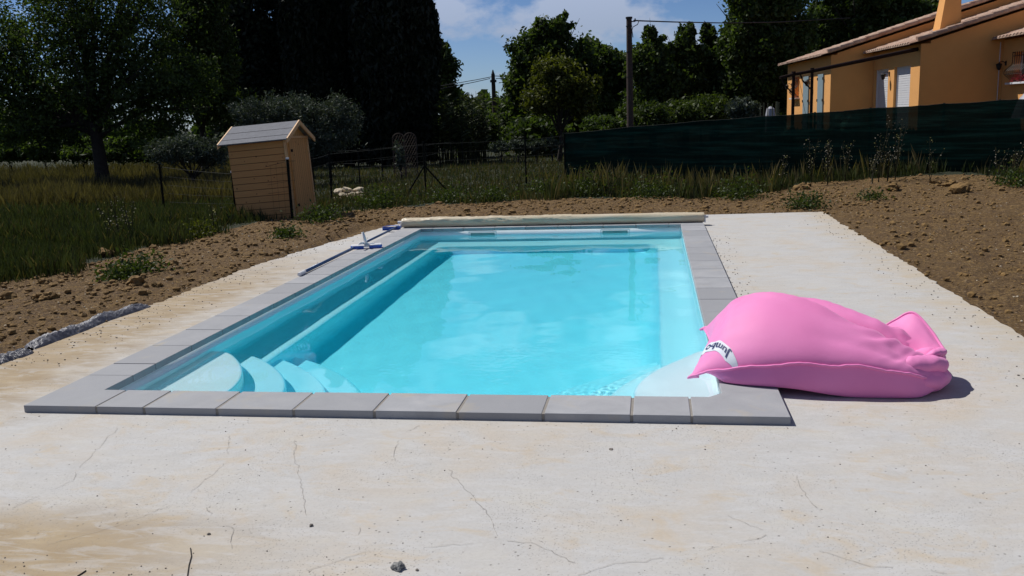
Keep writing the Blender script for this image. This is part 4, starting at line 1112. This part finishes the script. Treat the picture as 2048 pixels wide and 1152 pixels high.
def tree(name, label, cat, D, trunk, blobs, n, clus, size, mat, group=None, seed=1, tr=.2, shell=.45, sub=.2, aspect=.5, limbs=7, depth=1.0, bark='bark', flat=0.0, trunk_h=None):
    """blobs in picture units (u, v, ru, rv) at distance D; trunk = (u, v of the base)"""
    rg = np.random.default_rng(seed); k = D/FPX
    b0 = at_d(trunk[0], trunk[1], D); gz = ground_h(b0.x, b0.y)
    r = empty(name, (b0.x, b0.y, gz)); tag(r, label, cat, group); off = np.array([b0.x, b0.y, gz])
    BL = []
    for q in blobs:
        u, v, ru, rv = q[:4]; dd = q[4] if len(q) > 4 else 0
        c = at_d(u, v, D+dd); BL.append((c.x-b0.x, c.y-b0.y, c.z-gz, ru*k, ru*k*depth, rv*k))
    P, T, cc = crown_points(BL, n, clus, rg, shell, sub)
    P[:, 2] = np.maximum(P[:, 2], .05)
    fast_mesh('crown', leaves(P, size, T, aspect, flat=flat, rg=rg), 4, M[mat], r, T)
    if tr > 0:
        m = MB(); top = np.mean([b[:3] for b in BL], 0); h = top[2]
        if trunk_h: h = trunk_h
        base = Vector((0, 0, -.2)); fork = Vector((top[0]*.25, top[1]*.25, h*.45))
        m.tube([base, Vector((.03, .02, .3)), fork*.55+Vector((.05, 0, 0)), fork], [tr*1.35, tr, tr*.85, tr*.7], 10)
        rs = random.Random(seed)
        for i in range(limbs):
            e = Vector(cc[rs.randrange(len(cc))]); s = fork*rs.uniform(.75, 1.0)
            mid = s.lerp(e, .5)+Vector((rs.uniform(-.3, .3), rs.uniform(-.3, .3), rs.uniform(0, .4)))*tr*3
            m.tube([s, mid, e], [tr*.42, tr*.25, tr*.06], 6)
            for _ in range(2):
                e2 = e+Vector((rs.uniform(-1, 1), rs.uniform(-1, 1), rs.uniform(-.3, .8)))*tr*5
                m.tube([mid, mid.lerp(e2, .5), e2], [tr*.16, tr*.1, tr*.03], 5)
        m.build('trunk', M[bark], r, smooth=True)
    return r
TG = 'trees around the meadow'
tree('broadleaf_tree', 'big dark broad-crowned tree with a thick bare trunk in the long grass on the left', 'tree', 31, (205, 372),
     [(120, 60, 120, 90), (260, 80, 120, 90), (190, 170, 150, 80), (60, 190, 90, 80), (320, 180, 90, 70), (200, -40, 170, 90), (90, 270, 80, 45), (290, 255, 90, 50), (400, 150, 45, 60), (10, 90, 70, 90), (-90, 150, 100, 130)],
     76000, 900, .062, 'dark', seed=2, tr=.25, sub=.17, limbs=26, shell=.3, trunk_h=5.0)
tree('broadleaf_tree', 'tree with lighter green drooping branches between the big left tree and the black conifer', 'tree', 36, (410, 350),
     [(400, 60, 60, 90), (435, 130, 45, 80), (380, 190, 60, 60), (450, 215, 60, 40), (395, -40, 80, 60), (350, 120, 50, 70)],
     36000, 600, .075, 'mid', seed=3, tr=.16, sub=.16, limbs=14, shell=.4)
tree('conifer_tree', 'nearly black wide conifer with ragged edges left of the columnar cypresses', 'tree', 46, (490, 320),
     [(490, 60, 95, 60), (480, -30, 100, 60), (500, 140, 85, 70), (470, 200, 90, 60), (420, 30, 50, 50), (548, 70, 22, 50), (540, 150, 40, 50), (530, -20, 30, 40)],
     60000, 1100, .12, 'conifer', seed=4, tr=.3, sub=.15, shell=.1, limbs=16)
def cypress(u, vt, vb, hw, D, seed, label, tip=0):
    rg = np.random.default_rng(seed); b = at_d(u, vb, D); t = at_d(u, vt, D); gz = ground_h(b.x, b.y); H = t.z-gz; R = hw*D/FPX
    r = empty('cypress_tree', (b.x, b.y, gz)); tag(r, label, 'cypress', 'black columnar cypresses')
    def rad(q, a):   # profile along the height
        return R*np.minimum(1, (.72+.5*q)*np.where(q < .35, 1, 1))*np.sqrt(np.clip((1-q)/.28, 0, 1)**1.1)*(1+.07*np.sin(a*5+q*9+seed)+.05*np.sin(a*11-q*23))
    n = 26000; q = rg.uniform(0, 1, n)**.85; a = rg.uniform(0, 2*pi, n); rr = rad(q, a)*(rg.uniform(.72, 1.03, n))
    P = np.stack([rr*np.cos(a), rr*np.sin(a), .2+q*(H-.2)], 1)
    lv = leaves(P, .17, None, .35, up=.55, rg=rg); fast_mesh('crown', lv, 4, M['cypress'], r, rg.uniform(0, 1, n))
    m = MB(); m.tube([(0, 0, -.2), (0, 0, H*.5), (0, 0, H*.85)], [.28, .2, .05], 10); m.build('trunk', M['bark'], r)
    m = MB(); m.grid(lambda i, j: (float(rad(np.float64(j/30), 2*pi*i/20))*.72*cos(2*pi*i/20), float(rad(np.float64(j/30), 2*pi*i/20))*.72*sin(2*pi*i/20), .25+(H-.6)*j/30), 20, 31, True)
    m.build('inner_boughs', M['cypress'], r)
cypress(636, -170, 345, 50, 44, 11, 'leftmost black cypress column of the dense cypress row')
cypress(700, -230, 345, 58, 45, 12, 'tallest middle cypress column of the dense cypress row')
cypress(775, -190, 345, 56, 43, 13, 'thick black cypress column just left of the outermost one')
cypress(838, -75, 345, 50, 44, 14, 'rightmost black cypress column, standing against the open sky')
tree('bay_tree', 'small leafy tree peeping out on the sky side of the rightmost cypress', 'tree', 62, (885, 300),
     [(890, 140, 26, 38), (885, 190, 30, 40), (880, 100, 18, 20)], 6000, 150, .16, 'mid', seed=15, tr=.15, sub=.2, shell=.3)
tree('olive_tree', 'silvery grey-green olive tree behind the shed roof', 'olive tree', 28, (600, 330),
     [(560, 225, 60, 40), (620, 235, 60, 42), (680, 240, 42, 48), (640, 275, 70, 35), (500, 230, 45, 38), (560, 270, 60, 35)], 26000, 500, .055, 'olive', seed=16, tr=.12, sub=.15, shell=.35, aspect=.28)
tree('olive_tree', 'low silvery bush-like olive tree with crooked trunk left of the shed', 'olive tree', 25, (385, 345),
     [(370, 300, 50, 30), (420, 305, 40, 30), (330, 305, 40, 24)], 12000, 300, .05, 'olive', seed=17, tr=.07, sub=.15, shell=.4, aspect=.28, limbs=12)
# right-hand group
tree('broadleaf_tree', 'tall dark leafy tree with a twin peaked top right of the distant pole', 'tree', 50, (1110, 300),
     [(1100, 75, 38, 38), (1120, 60, 28, 24), (1060, 120, 45, 50), (1130, 130, 60, 60), (1050, 190, 42, 60), (1110, 210, 80, 50), (1040, 245, 40, 30), (1085, 62, 16, 22), (1130, 46, 13, 18)], 46000, 800, .125, 'dark', seed=21, tr=.3, sub=.16, shell=.25)
tree('broadleaf_tree', 'dark rounded tree filling the gap left of the tall wooden pole', 'tree', 52, (1200, 300),
     [(1175, 110, 30, 35), (1215, 125, 38, 32), (1190, 160, 60, 50), (1245, 150, 35, 40), (1180, 230, 80, 40), (1170, 85, 14, 14)], 40000, 700, .125, 'dark', seed=22, tr=.25, sub=.15, shell=.25)
tree('young_tree', 'lighter yellow-green airy tree in front of the dark trees right of the distant pole', 'tree', 38, (1118, 300),
     [(1105, 135, 38, 28), (1120, 170, 50, 35), (1090, 200, 45, 30), (1165, 195, 32, 28), (1190, 165, 14, 20), (1170, 225, 28, 16), (1085, 165, 25, 25)], 12000, 420, .085, 'bright', seed=23, tr=.10, sub=.2, shell=.4, limbs=18)
for k, (u, peaks, lab) in enumerate((
        (1305, [(1300, 80, 15, 28), (1325, 95, 18, 25), (1290, 130, 38, 40), (1320, 170, 50, 50), (1300, 215, 55, 40), (1292, 65, 9, 16)], 'dark tree with two narrow pointed tops just right of the tall wooden pole'),
        (1370, [(1372, 85, 20, 32), (1350, 110, 22, 28), (1385, 125, 35, 40), (1365, 180, 50, 50), (1380, 62, 9, 16), (1350, 225, 50, 30)], 'dark tree with a jagged top midway between the tall pole and the house'),
        (1430, [(1418, 80, 16, 28), (1440, 110, 28, 30), (1425, 150, 42, 45), (1440, 205, 50, 40), (1412, 62, 8, 14)], 'dark tree with a pointed top under the far end of the overhead cable'))):
    tree('broadleaf_tree', lab, 'tree', 46+k, (u, 290), peaks, 30000, 520, .11, 'dark', seed=24+k, tr=.2, sub=.16, shell=.3, group=None)
tree('broadleaf_tree', 'very large dark tree beside the left end of the house', 'tree', 46, (1520, 290),
     [(1500, 30, 45, 50), (1550, 10, 60, 50), (1480, 90, 45, 50), (1540, 100, 70, 60), (1500, 170, 60, 50), (1570, 170, 45, 50), (1590, 60, 40, 40), (1520, -40, 60, 50), (1470, 180, 40, 40)], 70000, 1100, .115, 'dark', seed=31, tr=.35, sub=.15, shell=.25)
tree('broadleaf_tree', 'broad green tree rising behind the house roof, left of the chimney', 'tree', 52, (1720, 290),
     [(1640, 50, 40, 45), (1690, 20, 45, 40), (1750, 10, 55, 40), (1810, 20, 45, 32), (1700, 80, 60, 50), (1780, 60, 60, 45), (1840, 25, 28, 18), (1620, 110, 40, 50), (1720, -40, 60, 40), (1650, -20, 30, 25)], 66000, 1000, .13, 'dark', seed=32, tr=.35, sub=.15, shell=.25)
tree('broadleaf_tree', 'green tree crown touching the left side of the chimney', 'tree', 60, (1860, 290),
     [(1850, 30, 30, 20), (1870, 10, 20, 18)], 5000, 140, .18, 'mid', seed=33, tr=.2, sub=.2, shell=.3)
def shrub(u, v, ru, rv, D, mat, n, label, seed, size=.07, name='shrub', cat='shrub', group=None, aspect=.45):
    return tree(name, label, cat, D, (u, v+rv), [(u, v, ru, rv), (u-ru*.4, v+rv*.3, ru*.5, rv*.6), (u+ru*.45, v+rv*.25, ru*.5, rv*.65)], n, max(40, n//45), size, mat, seed=seed, tr=.03, sub=.2, shell=.35, limbs=6, group=group, aspect=aspect)
shrub(945, 262, 60, 40, 50, 'dark', 12000, 'dark thicket behind the reeds at the foot of the distant pole', 41, .14, 'thicket', 'thicket')
shrub(1000, 245, 35, 45, 60, 'dark', 9000, 'dark round bush right of the distant pole base', 42, .16)
shrub(1075, 268, 60, 35, 47, 'dark', 12000, 'dark undergrowth below the twin peaked tree', 43, .14, 'thicket', 'thicket')
for k, (u, v, ru, rv, D, lab) in enumerate(((1300, 235, 35, 25, 30, 'light green bush just right of the tall pole above the screen'), (1360, 228, 40, 28, 31, 'light green bush above the middle of the screen'),
                                          (1420, 218, 40, 28, 32, 'light green bush above the screen under the jagged trees'), (1485, 220, 30, 20, 30, 'low grey-green bush left of the garden stakes'), (1210, 250, 45, 18, 34, 'low dark bush left of the tall pole above the screen'))):
    shrub(u, v, ru, rv, D, 'mid' if k < 3 else ('olive' if k == 3 else 'dark'), 7000, lab, 50+k, .07)
for k, (u, v) in enumerate(((1000, 293), (1035, 290), (1072, 291), (1103, 288))):
    shrub(u, v, 19, 11, 37, 'olive', 1800, ['leftmost', 'second from left', 'third from left', 'rightmost'][k]+' of the four pale leaved shrubs in a row before the dark trees', 60+k, .055, group='pale shrubs in a row')
shrub(800, 310, 11, 26, 27, 'olive', 500, 'small spindly plant right beside the arched lattice panels', 66, .05, 'plant', 'plant')
for k, u in enumerate((20, 90, 165, 245, 315)):
    shrub(u, 300, 48, 22, 47, 'dark', 5000, ['outermost left', 'second from left', 'middle', 'fourth from left', 'rightmost'][k]+' of the dark bushes behind the long grass on the left', 70+k, .12, group='dark bushes behind the long grass')
# far wood closing the horizon
def far_wood():
    rg = np.random.default_rng(5); n = 60000; u = rg.uniform(-500, 2500, n); D = rg.uniform(80, 105, n)
    P = np.array([(0., 0., 0.)]*n)
    h = 3.4+1.8*np.sin(u*.013)+1.1*np.sin(u*.041+1)+.6*np.sin(u*.11)
    H = np.array(_H); R = np.array(_R); C0 = np.array(CAM)
    P = C0+H*D[:, None]+R*((u-1024)/FPX*D)[:, None]; P[:, 2] = -1+rg.uniform(0, 1, n)**.6*(h+1)
    o = fast_mesh('far_wood', leaves(P, .42, None, .6, rg=rg), 4, M['dark'], None, rg.uniform(0, .8, n)); struct(o, 'stuff')
    tag(o, 'continuous dark wood closing the view far behind the meadow', 'wood')
far_wood()
# reeds
def reeds():
    rs = random.Random(9)
    for g, (u0, D, n, lab) in enumerate(((905, 44, 60, 'clump of tall reeds close to the rightmost cypress'), (942, 45, 80, 'clump of tall reeds with dark plumes, left of the distant pole'))):
        b = at_d(u0, 300, D); r = empty('reed_clump', (b.x, b.y, ground_h(b.x, b.y))); tag(r, lab, 'reeds', 'reed clumps')
        V = []
        st = MB()
        for k in range(n):
            x = rs.gauss(0, .55); y = rs.gauss(0, .5); h = rs.uniform(1.9, 3.5); lx = rs.uniform(-.3, .3)
            st.tube([(x, y, 0), (x+lx*.4, y, h*.6), (x+lx, y, h)], [.02, .015, .006], 4)
            for q in range(16):
                z = h*(.3+.7*q/16); a = rs.uniform(0, 6.28); L = rs.uniform(.3, .55); c = Vector((x+lx*(z/h)**2, y, z)); d = Vector((cos(a), sin(a), .7)).normalized()
                w = Vector((-sin(a), cos(a), 0))*.025; V.append([c-w, c+w, c+d*L*.6+w*.8, c+d*L+Vector((0, 0, -.12))])
        st.build('stem', M['reed'], r); V = np.array([[tuple(p) for p in q] for q in V])
        fast_mesh('leaf_blades', V, 4, M['reed'], r, np.random.default_rng(g).uniform(0, 1, len(V)))
reeds()
# grasses: individual blades, denser and shorter near the soil edge
def grass(name, mat, n, Dr, ur, h0, h1, keep, label, wid=.006, seed=1, lean=.35):
    rg = np.random.default_rng(seed); D = 1/rg.uniform(1/Dr[1], 1/Dr[0], n); u = rg.uniform(ur[0], ur[1], n)
    H = np.array(_H); R = np.array(_R); C0 = np.array(CAM)
    P = C0+H*D[:, None]+R*((u-1024)/FPX*D)[:, None]
    x, y = P[:, 0], P[:, 1]
    # noisy border
    jx = .45*np.sin(y*2.1+1)+.3*np.sin(x*3.7+y*5)+rg.normal(0, .22, n)
    jy = .45*np.sin(x*1.9)+.3*np.sin(x*4.3+2)+rg.normal(0, .22, n)
    ok = ~np_in_poly(x+jx*.6, y+jy*.6, SOIL)
    dk = (x > -1.5) & (x < 6.3) & (y < 9.8); ok &= ~dk
    if keep is not None: ok &= keep(x, y, rg)
    P = P[ok]; D = D[ok]; x = P[:, 0]; y = P[:, 1]; n = len(P)
    z = np.array([ground_h(a, b) for a, b in zip(x, y)])
    cl = .5+.5*np.sin(x*1.3+np.sin(y*1.7)*2)*np.sin(y*1.1+np.sin(x*2.3)); h = (h0+(h1-h0)*rg.uniform(0, 1, n)**1.5)*(.55+.75*cl)
    a = rg.uniform(0, 2*pi, n); w = wid*(1+D/14)*rg.uniform(.7, 1.3, n)
    W = np.stack([np.cos(a)*w, np.sin(a)*w, 0*a], 1); la = rg.uniform(0, 2*pi, n); ll = h*rg.uniform(0, lean, n)
    T = np.stack([np.cos(la)*ll, np.sin(la)*ll, h], 1); B = np.stack([x, y, z-.02], 1)
    V = np.stack([B-W, B+W, B+T*.6*np.array([.6, .6, 1])+W*.7, B+T], 1)
    o = fast_mesh(name, V, 4, M[mat], None, np.clip(.35*cl+rg.uniform(0, .65, n), 0, 1)); struct(o, 'stuff'); o['label'] = label; o['category'] = 'grass'
    return o
grass('meadow_grass', 'grass', 170000, (11, 70), (-80, 2150), .06, .22, None, 'rough green meadow grass covering the ground beyond the bare earth', seed=1, wid=.0042)
grass('long_grass', 'dry', 95000, (21, 60), (-420, 480), .15, .55, lambda x, y, rg: (x < -4), 'long half dry grass under the trees on the left', seed=2, wid=.003)
grass('long_grass', 'grass', 175000, (7, 21), (-420, 640), .07, .34, lambda x, y, rg: (x < -3.4), 'long dark green grass at the left edge of the bare earth', seed=3, wid=.0032)
grass('meadow_seed_heads', 'dry', 16000, (17, 60), (600, 1140), .06, .24, None, 'thin pale dry stalks scattered through the middle meadow', seed=4, wid=.004)
grass('fence_grass', 'grass', 70000, (15, 22.5), (1100, 2150), .07, .36, lambda x, y, rg: (x > 1), 'grass growing thickly along the foot of the green screen', seed=5, wid=.0035)
grass('fence_dry_grass', 'dry', 9000, (15, 22.5), (1100, 2150), .2, .62, lambda x, y, rg: (x > 1), 'thin dry stalks among the grass along the green screen', seed=6, wid=.004)
grass('dry_undergrowth', 'dry', 30000, (7, 24), (-420, 640), .06, .30, lambda x, y, rg: (x < -3.4), 'straw coloured stems mixed into the green grass on the left', seed=13, wid=.0028, lean=.7)
# wild seed stalks in front of the screen and in the left grass
def weed(u, v0, v1, D, seed, label, group, n=5, spread=.12, mat='seed'):
    rs = random.Random(seed); b = at_d(u, v1, D); gz = ground_h(b.x, b.y); H = at_d(u, v0, D).z-gz
    r = empty('wild_plant', (b.x, b.y, gz)); tag(r, label, 'weed', group); st = MB(); V = []
    for k in range(n):
        lx, ly = rs.gauss(0, spread), rs.gauss(0, spread); h = H*rs.uniform(.65, 1)
        pts = [Vector((lx*(q/6)**1.6+.01*rs.uniform(-1, 1), ly*(q/6), h*q/6)) for q in range(7)]
        st.tube(pts, [.0055]*5+[.004, .002], 4)
        for q in range(int(11*h)+4):
            t = rs.uniform(.35, 1); p = pts[min(6, int(t*6))].lerp(pts[min(6, int(t*6)+1)], t*6-int(t*6)) if t < 1 else pts[-1]
            d = Vector((rs.uniform(-1, 1), rs.uniform(-1, 1), rs.uniform(-.2, .8))).normalized(); L = rs.uniform(.03, .10)*(1.3-t*.5); e = p+d*L
            st.tube([p, e], .002, 3, False); s = rs.uniform(.007, .016)
            a = Vector((rs.uniform(-1, 1), rs.uniform(-1, 1), rs.uniform(-1, 1))).normalized()*s; c = a.cross(d).normalized()*s*.8; V.append([tuple(e-a), tuple(e-c), tuple(e+a), tuple(e+c)])
    st.build('stalks', M['dry'], r); fast_mesh('seed_heads', np.array(V), 4, M[mat], r, np.random.default_rng(seed).uniform(0, 1, len(V)))
for k, (u, v0, v1, D, n, lab) in enumerate(((1563, 300, 355, 18.5, 3, 'short pale seed stalk at the left of the stalks before the screen'), (1622, 272, 360, 18, 5, 'branching pale seed stalks left of the bushy clump before the screen'),
        (1655, 272, 362, 18, 8, 'bushy clump of pale seed stalks before the screen'), (1690, 275, 362, 18, 5, 'pale seed stalks right beside the bushy clump'), (1757, 232, 362, 17.4, 4, 'tallest pale seed stalk, reaching almost the top of the screen'),
        (1790, 236, 362, 17.4, 6, 'second tallest pale seed stalks under the white shutters'), (1775, 265, 362, 17.3, 5, 'pale stalks between the two tallest ones'), (1860, 278, 355, 17, 3, 'thin pale seed stalk alone before the right part of the screen'),
        (1745, 300, 362, 17.2, 4, 'low pale stalks left of the tallest seed stalk'), (1995, 280, 345, 16.5, 4, 'pale stalks near the right end of the screen'), (2030, 275, 342, 16.3, 5, 'pale stalks at the right border of the view'),
        (235, 385, 440, 13.5, 4, 'pale flowering stalk in the grass at far left'), (258, 380, 440, 13.4, 4, 'second pale flowering stalk in the left grass, nearer the shed'), (425, 395, 432, 14.5, 3, 'small pale stalk in the grass left of the shed'), (215, 400, 440, 13.3, 2, 'shortest pale flowering stalk in the left grass'))):
    weed(u, v0, v1, D, 100+k, lab, 'pale seed stalks', n)
def leafy(u, v, D, R, n, label, seed, mat='mid', name='leafy_weed'):
    rg = np.random.default_rng(seed); b = at_d(u, v, D); gz = ground_h(b.x, b.y)
    P = rg.normal(size=(n, 3))*np.array([R*.5, R*.5, R*.35]); P[:, 2] = abs(P[:, 2])+.01
    o = fast_mesh(name, leaves(P, .028, None, .45, rg=rg), 4, M[mat], None, rg.uniform(0, 1, n)); o.location = (b.x, b.y, gz); tag(o, label, 'weed', 'low leafy weeds'); return o
for k, (u, v, D, R, n, lab) in enumerate(((575, 468, 13.0, .22, 500, 'dark leafy weed on the bare earth in front of the shed'), (638, 440, 14.8, .35, 900, 'dark leafy weeds at the right foot of the shed'), (385, 405, 14.2, .35, 700, 'yellow-green leafy weed standing in the left grass'),
        (1610, 408, 14.3, .35, 700, 'low green weed patch on the bare earth beyond the right deck corner'), (1745, 398, 15.0, .25, 300, 'small grey-green weed on the earth bank under the screen'), (240, 520, 9.9, .25, 500, 'green weed at the left edge of the bare earth'),
        (280, 515, 10.2, .28, 500, 'second green weed at the left edge of the bare earth, nearer the shed'), (1100, 392, 19, .5, 1500, 'leafy green weeds near the left end of the screen'), (1185, 382, 18.5, .6, 1900, 'leafy green weeds along the left part of the screen'),
        (760, 402, 17.5, .5, 1300, 'green weeds on the verge left of the braced post'), (900, 395, 18.2, .5, 1300, 'green weeds on the verge right of the braced post'), (1480, 388, 16.6, .5, 1300, 'green weeds before the middle of the screen'),
        (985, 396, 18, .4, 900, 'green weeds on the verge between the braced post and the next one'), (1310, 395, 17, .5, 1200, 'green weeds before the left middle of the screen'), (2035, 352, 15.5, .4, 900, 'green tuft of weeds at the right border of the bare earth'))):
    leafy(u, v, D, R, n, lab, 200+k, 'bright' if k == 2 else 'mid')
# ------------------------------------------------------------------ stones, clods, debris
def rock(mb, c, s, seed, sub=2, rough=.35, flat=.7):
    bm = bmesh.new(); bmesh.ops.create_icosphere(bm, subdivisions=sub, radius=1)
    sx, sy = 1+.4*noise.noise((seed*1.7, 1, 1)), 1+.4*noise.noise((seed*2.3, 5, 1)); a = seed*1.9
    vs = []
    for v in bm.verts:
        p = v.co; r = 1+rough*noise.noise((p.x*1.6+seed*3.1, p.y*1.6, p.z*1.6))+rough*.5*noise.noise((p.x*4+seed, p.y*4, p.z*4))
        x, y, z = p.x*r*sx*s, p.y*r*sy*s, p.z*r*s*flat
        vs.append((c[0]+x*cos(a)-y*sin(a), c[1]+x*sin(a)+y*cos(a), c[2]+z))
    mb.add(vs, [tuple(v.index for v in f.verts) for f in bm.faces]); bm.free()
def clods():
    rs = random.Random(21); lumps = MB(); small = MB()
    n = 0
    while n < 12000:
        side = rs.random()
        if side < .42: x = rs.uniform(-6.5, -1.3); y = rs.uniform(-1, 12)
        elif side < .80: x = rs.uniform(5.9, 13); y = rs.uniform(-2, 14.5)
        else: x = rs.uniform(-2, 7); y = rs.uniform(9.2, 13.5)
        if not in_poly(x, y, SOIL) or (x > -1.30 and x < 6.02 and y < 9.4): continue
        n += 1
        d = deck_dist(x, y); s = .007+.034*rs.random()**3.6
        if rs.random() < .05 and y > 3: s *= 1.8
        rock(lumps, (x, y, ground_h(x, y)+s*.25 if d > .12 else ground_h(x, y)+.02), s, n, 1, .5, .75)
    o = lumps.build('soil_clods', M['clod'], smooth=False); struct(o, 'stuff'); o['label'] = 'loose clods and lumps of brown earth strewn over the bare soil'; o['category'] = 'soil'
    k = 0
    while k < 1500:
        if rs.random() < .5: x = rs.uniform(-6, -1.3); y = rs.uniform(-1, 12)
        else: x = rs.uniform(5.9, 13); y = rs.uniform(-2, 14.5)
        if not in_poly(x, y, SOIL): continue
        if (x > -1.33 and x < 6.03 and y < 9.4): continue
        k += 1; s = rs.uniform(.004, .013)
        rock(small, (x, y, ground_h(x, y)+s*.5), s, k+.5, 1, .4, .6)
    o = small.build('limestone_chips', M['stone'], smooth=False); struct(o, 'stuff'); o['label'] = 'small pale stone chips scattered in the bare earth'; o['category'] = 'stones'
    g = MB(); k = 0
    while k < 900:
        t = rs.random()
        if t < .45: x = -1.3+abs(rs.gauss(0, .33)); y = rs.uniform(.6, 8)
        elif t < .62: x = 6.0-abs(rs.gauss(0, .25)); y = rs.uniform(0, 9)
        elif t < .80: x = W_+CW+abs(rs.gauss(0, .12)); y = rs.uniform(1.2, 7)
        elif t < .88: x = rs.uniform(.6, 2.3); y = -2.15+abs(rs.gauss(0, .09))
        else: x = rs.uniform(-.3, 5.6); y = rs.uniform(-2.1, -.35)
        if -CW-.02 < x < W_+CW and y > -CW-.02: continue
        k += 1; s = rs.uniform(.0018, .0042) if y < 0 else rs.uniform(.002, .008)
        rock(g, (x, y, DECKZ+s*.4), s, k+.3, 1, .4, .7)
    o = g.build('earth_crumbs', M['grav'], smooth=False); struct(o, 'stuff'); o['label'] = 'tiny dark crumbs of earth and grit lying on the concrete deck'; o['category'] = 'grit'
clods()
def single(name, u, v, s, z, mat, label, cat, seed, flat=.7, group=None, sub=3):
    p = at_z(u, v, z); m = MB(); rock(m, (0, 0, s*flat*.55), s, seed, sub, .5, flat); o = m.build(name, M[mat], smooth=False); o.location = p; tag(o, label, cat, group)
single('stone', 797, 1137, .024, DECKZ, 'pstone', 'small rough grey stone lying alone on the concrete in the foreground', 'stone', 3.3)
single('pebble', 623, 1052, .009, DECKZ, 'grav', 'tiny dark pebble on the concrete to the left of the foreground stone', 'pebble', 4.1, sub=2)
single('pebble', 1222, 899, .010, DECKZ, 'grav', 'flat dark pebble on the concrete in front of the coping', 'pebble', 5.2, .4, sub=2)
single('pebble', 834, 1141, .006, DECKZ, 'grav', 'tiny dark pebble just right of the foreground stone', 'pebble', 6.2, sub=2)
single('pebble', 418, 1069, .007, DECKZ, 'grav', 'tiny dark pebble on the concrete right above the lying twig', 'pebble', 7.7, sub=2)
for k, (u, v, s, lab) in enumerate(((215, 518, .10, 'large brown clod at the left grass edge'), (275, 584, .09, 'large brown clod in the left soil nearest the yellow concrete'), (18, 605, .08, 'brown clod close to the left border of the view'), (85, 615, .075, 'left of two brown clods side by side in the left soil'), (105, 617, .07, 'right of two brown clods side by side in the left soil'),
        (350, 550, .055, 'medium clod in the middle of the left soil'), (205, 563, .075, 'brown clod in the upper left soil'), (315, 590, .05, 'small clod beside the large one near the yellow concrete'), (88, 573, .07, 'brown clod just below the left grass'),
        (1605, 375, .14, 'largest brown clod on the earth bank below the screen'), (1785, 382, .12, 'brown clod on the earth bank below the tall seed stalks'), (1920, 389, .15, 'wide flat brown clod on the right bank'), (1900, 378, .11, 'brown clod just above the wide flat one on the right bank'), (1870, 376, .10, 'brown clod left of the wide flat one on the right bank'))):
    p = at_z(u, v, .0 if u > 1500 else -.12); p.z = ground_h(p.x, p.y)
    m = MB(); rock(m, (0, 0, s*.3), s, 30+k*1.3, 3, .6, .7); o = m.build('earth_clod', M['clod'], smooth=False); o.location = p; tag(o, lab, 'clod', 'large clods of earth')
rs = random.Random(5)
for k in range(13):
    u = 670+rs.uniform(0, 52); row = k % 3; p = at_d(u, 392-row*6, 20.4+row*.15); p.z = ground_h(p.x, p.y)+.03+.085*row
    m = MB(); rock(m, (0, 0, 0), rs.uniform(.10, .17), 60+k*1.7, 3, .35, .42); o = m.build('rubble_stone', M['stone'], smooth=False); o.location = p
    o.rotation_euler = (rs.uniform(-.3, .3), rs.uniform(-.3, .3), rs.uniform(0, 3)); tag(o, 'flat yellowish stone in the small heap of rubble right of the shed', 'stone', 'heap of flat stones')
# dead stalks and sprigs at the front edge
def stalk(pts, r, label, name='dry_twig'):
    P = [at_z(u, v, DECKZ+.003) for u, v in pts]; m = MB(); m.tube(P, r, 5); o = m.build(name, M['bark']); tag(o, label, 'twig')
stalk([(381, 1096), (383, 1112), (378, 1130), (375, 1151)], .0022, 'thin dark twig lying on the concrete at the bottom left of the view')
stalk([(172, 1141), (163, 1147), (155, 1152)], .0025, 'short dark twig at the bottom edge left of the longer one')
leafy(50, 1146, 2.98, .045, 26, 'tiny green sprig at the bottom left edge of the concrete', 300)
# torn grey plastic sheet along the left edge of the slab
def sheet(px, wid, h, seed, label):
    P = [at_z(u, v, DECKZ) for u, v in px]; m = MB(); N = 90
    def f(i, j):
        q = i/(N-1); c = Vector(cr_interp([tuple(p) for p in P], q)); t = (Vector(cr_interp([tuple(p) for p in P], min(1, q+.02)))-Vector(cr_interp([tuple(p) for p in P], max(0, q-.02)))).normalized()
        n_ = Vector((-t.y, t.x, 0)); w = j/15; env = sstep(0, .1, q)*(1-sstep(.85, 1, q)); hh = h*(sin(pi*min(1, w*1.05))**.7)*(.35+.65*env)
        p = c+n_*(w-.15)*wid*(.5+.6*env)*(1+.35*noise.noise((q*9, seed, 0)))
        p.z += hh*(1+.5*noise.noise((q*7, w*2, seed)))+.012*noise.noise((q*38, w*6, seed))+.006*noise.noise((q*90, w*14, seed)); return p
    m.grid(f, N, 16); o = m.build('plastic_sheet', M['sheet'], smooth=False); tag(o, label, 'plastic sheet')
sheet([(66, 699), (110, 682), (160, 664), (205, 645), (255, 628), (300, 614)], .16, .055, 2, 'crumpled grey plastic sheet sticking out along the left edge of the concrete')
sheet([(-20, 735), (15, 722), (45, 713), (66, 705)], .15, .04, 6, 'pale crumpled plastic scrap at the left border of the view')
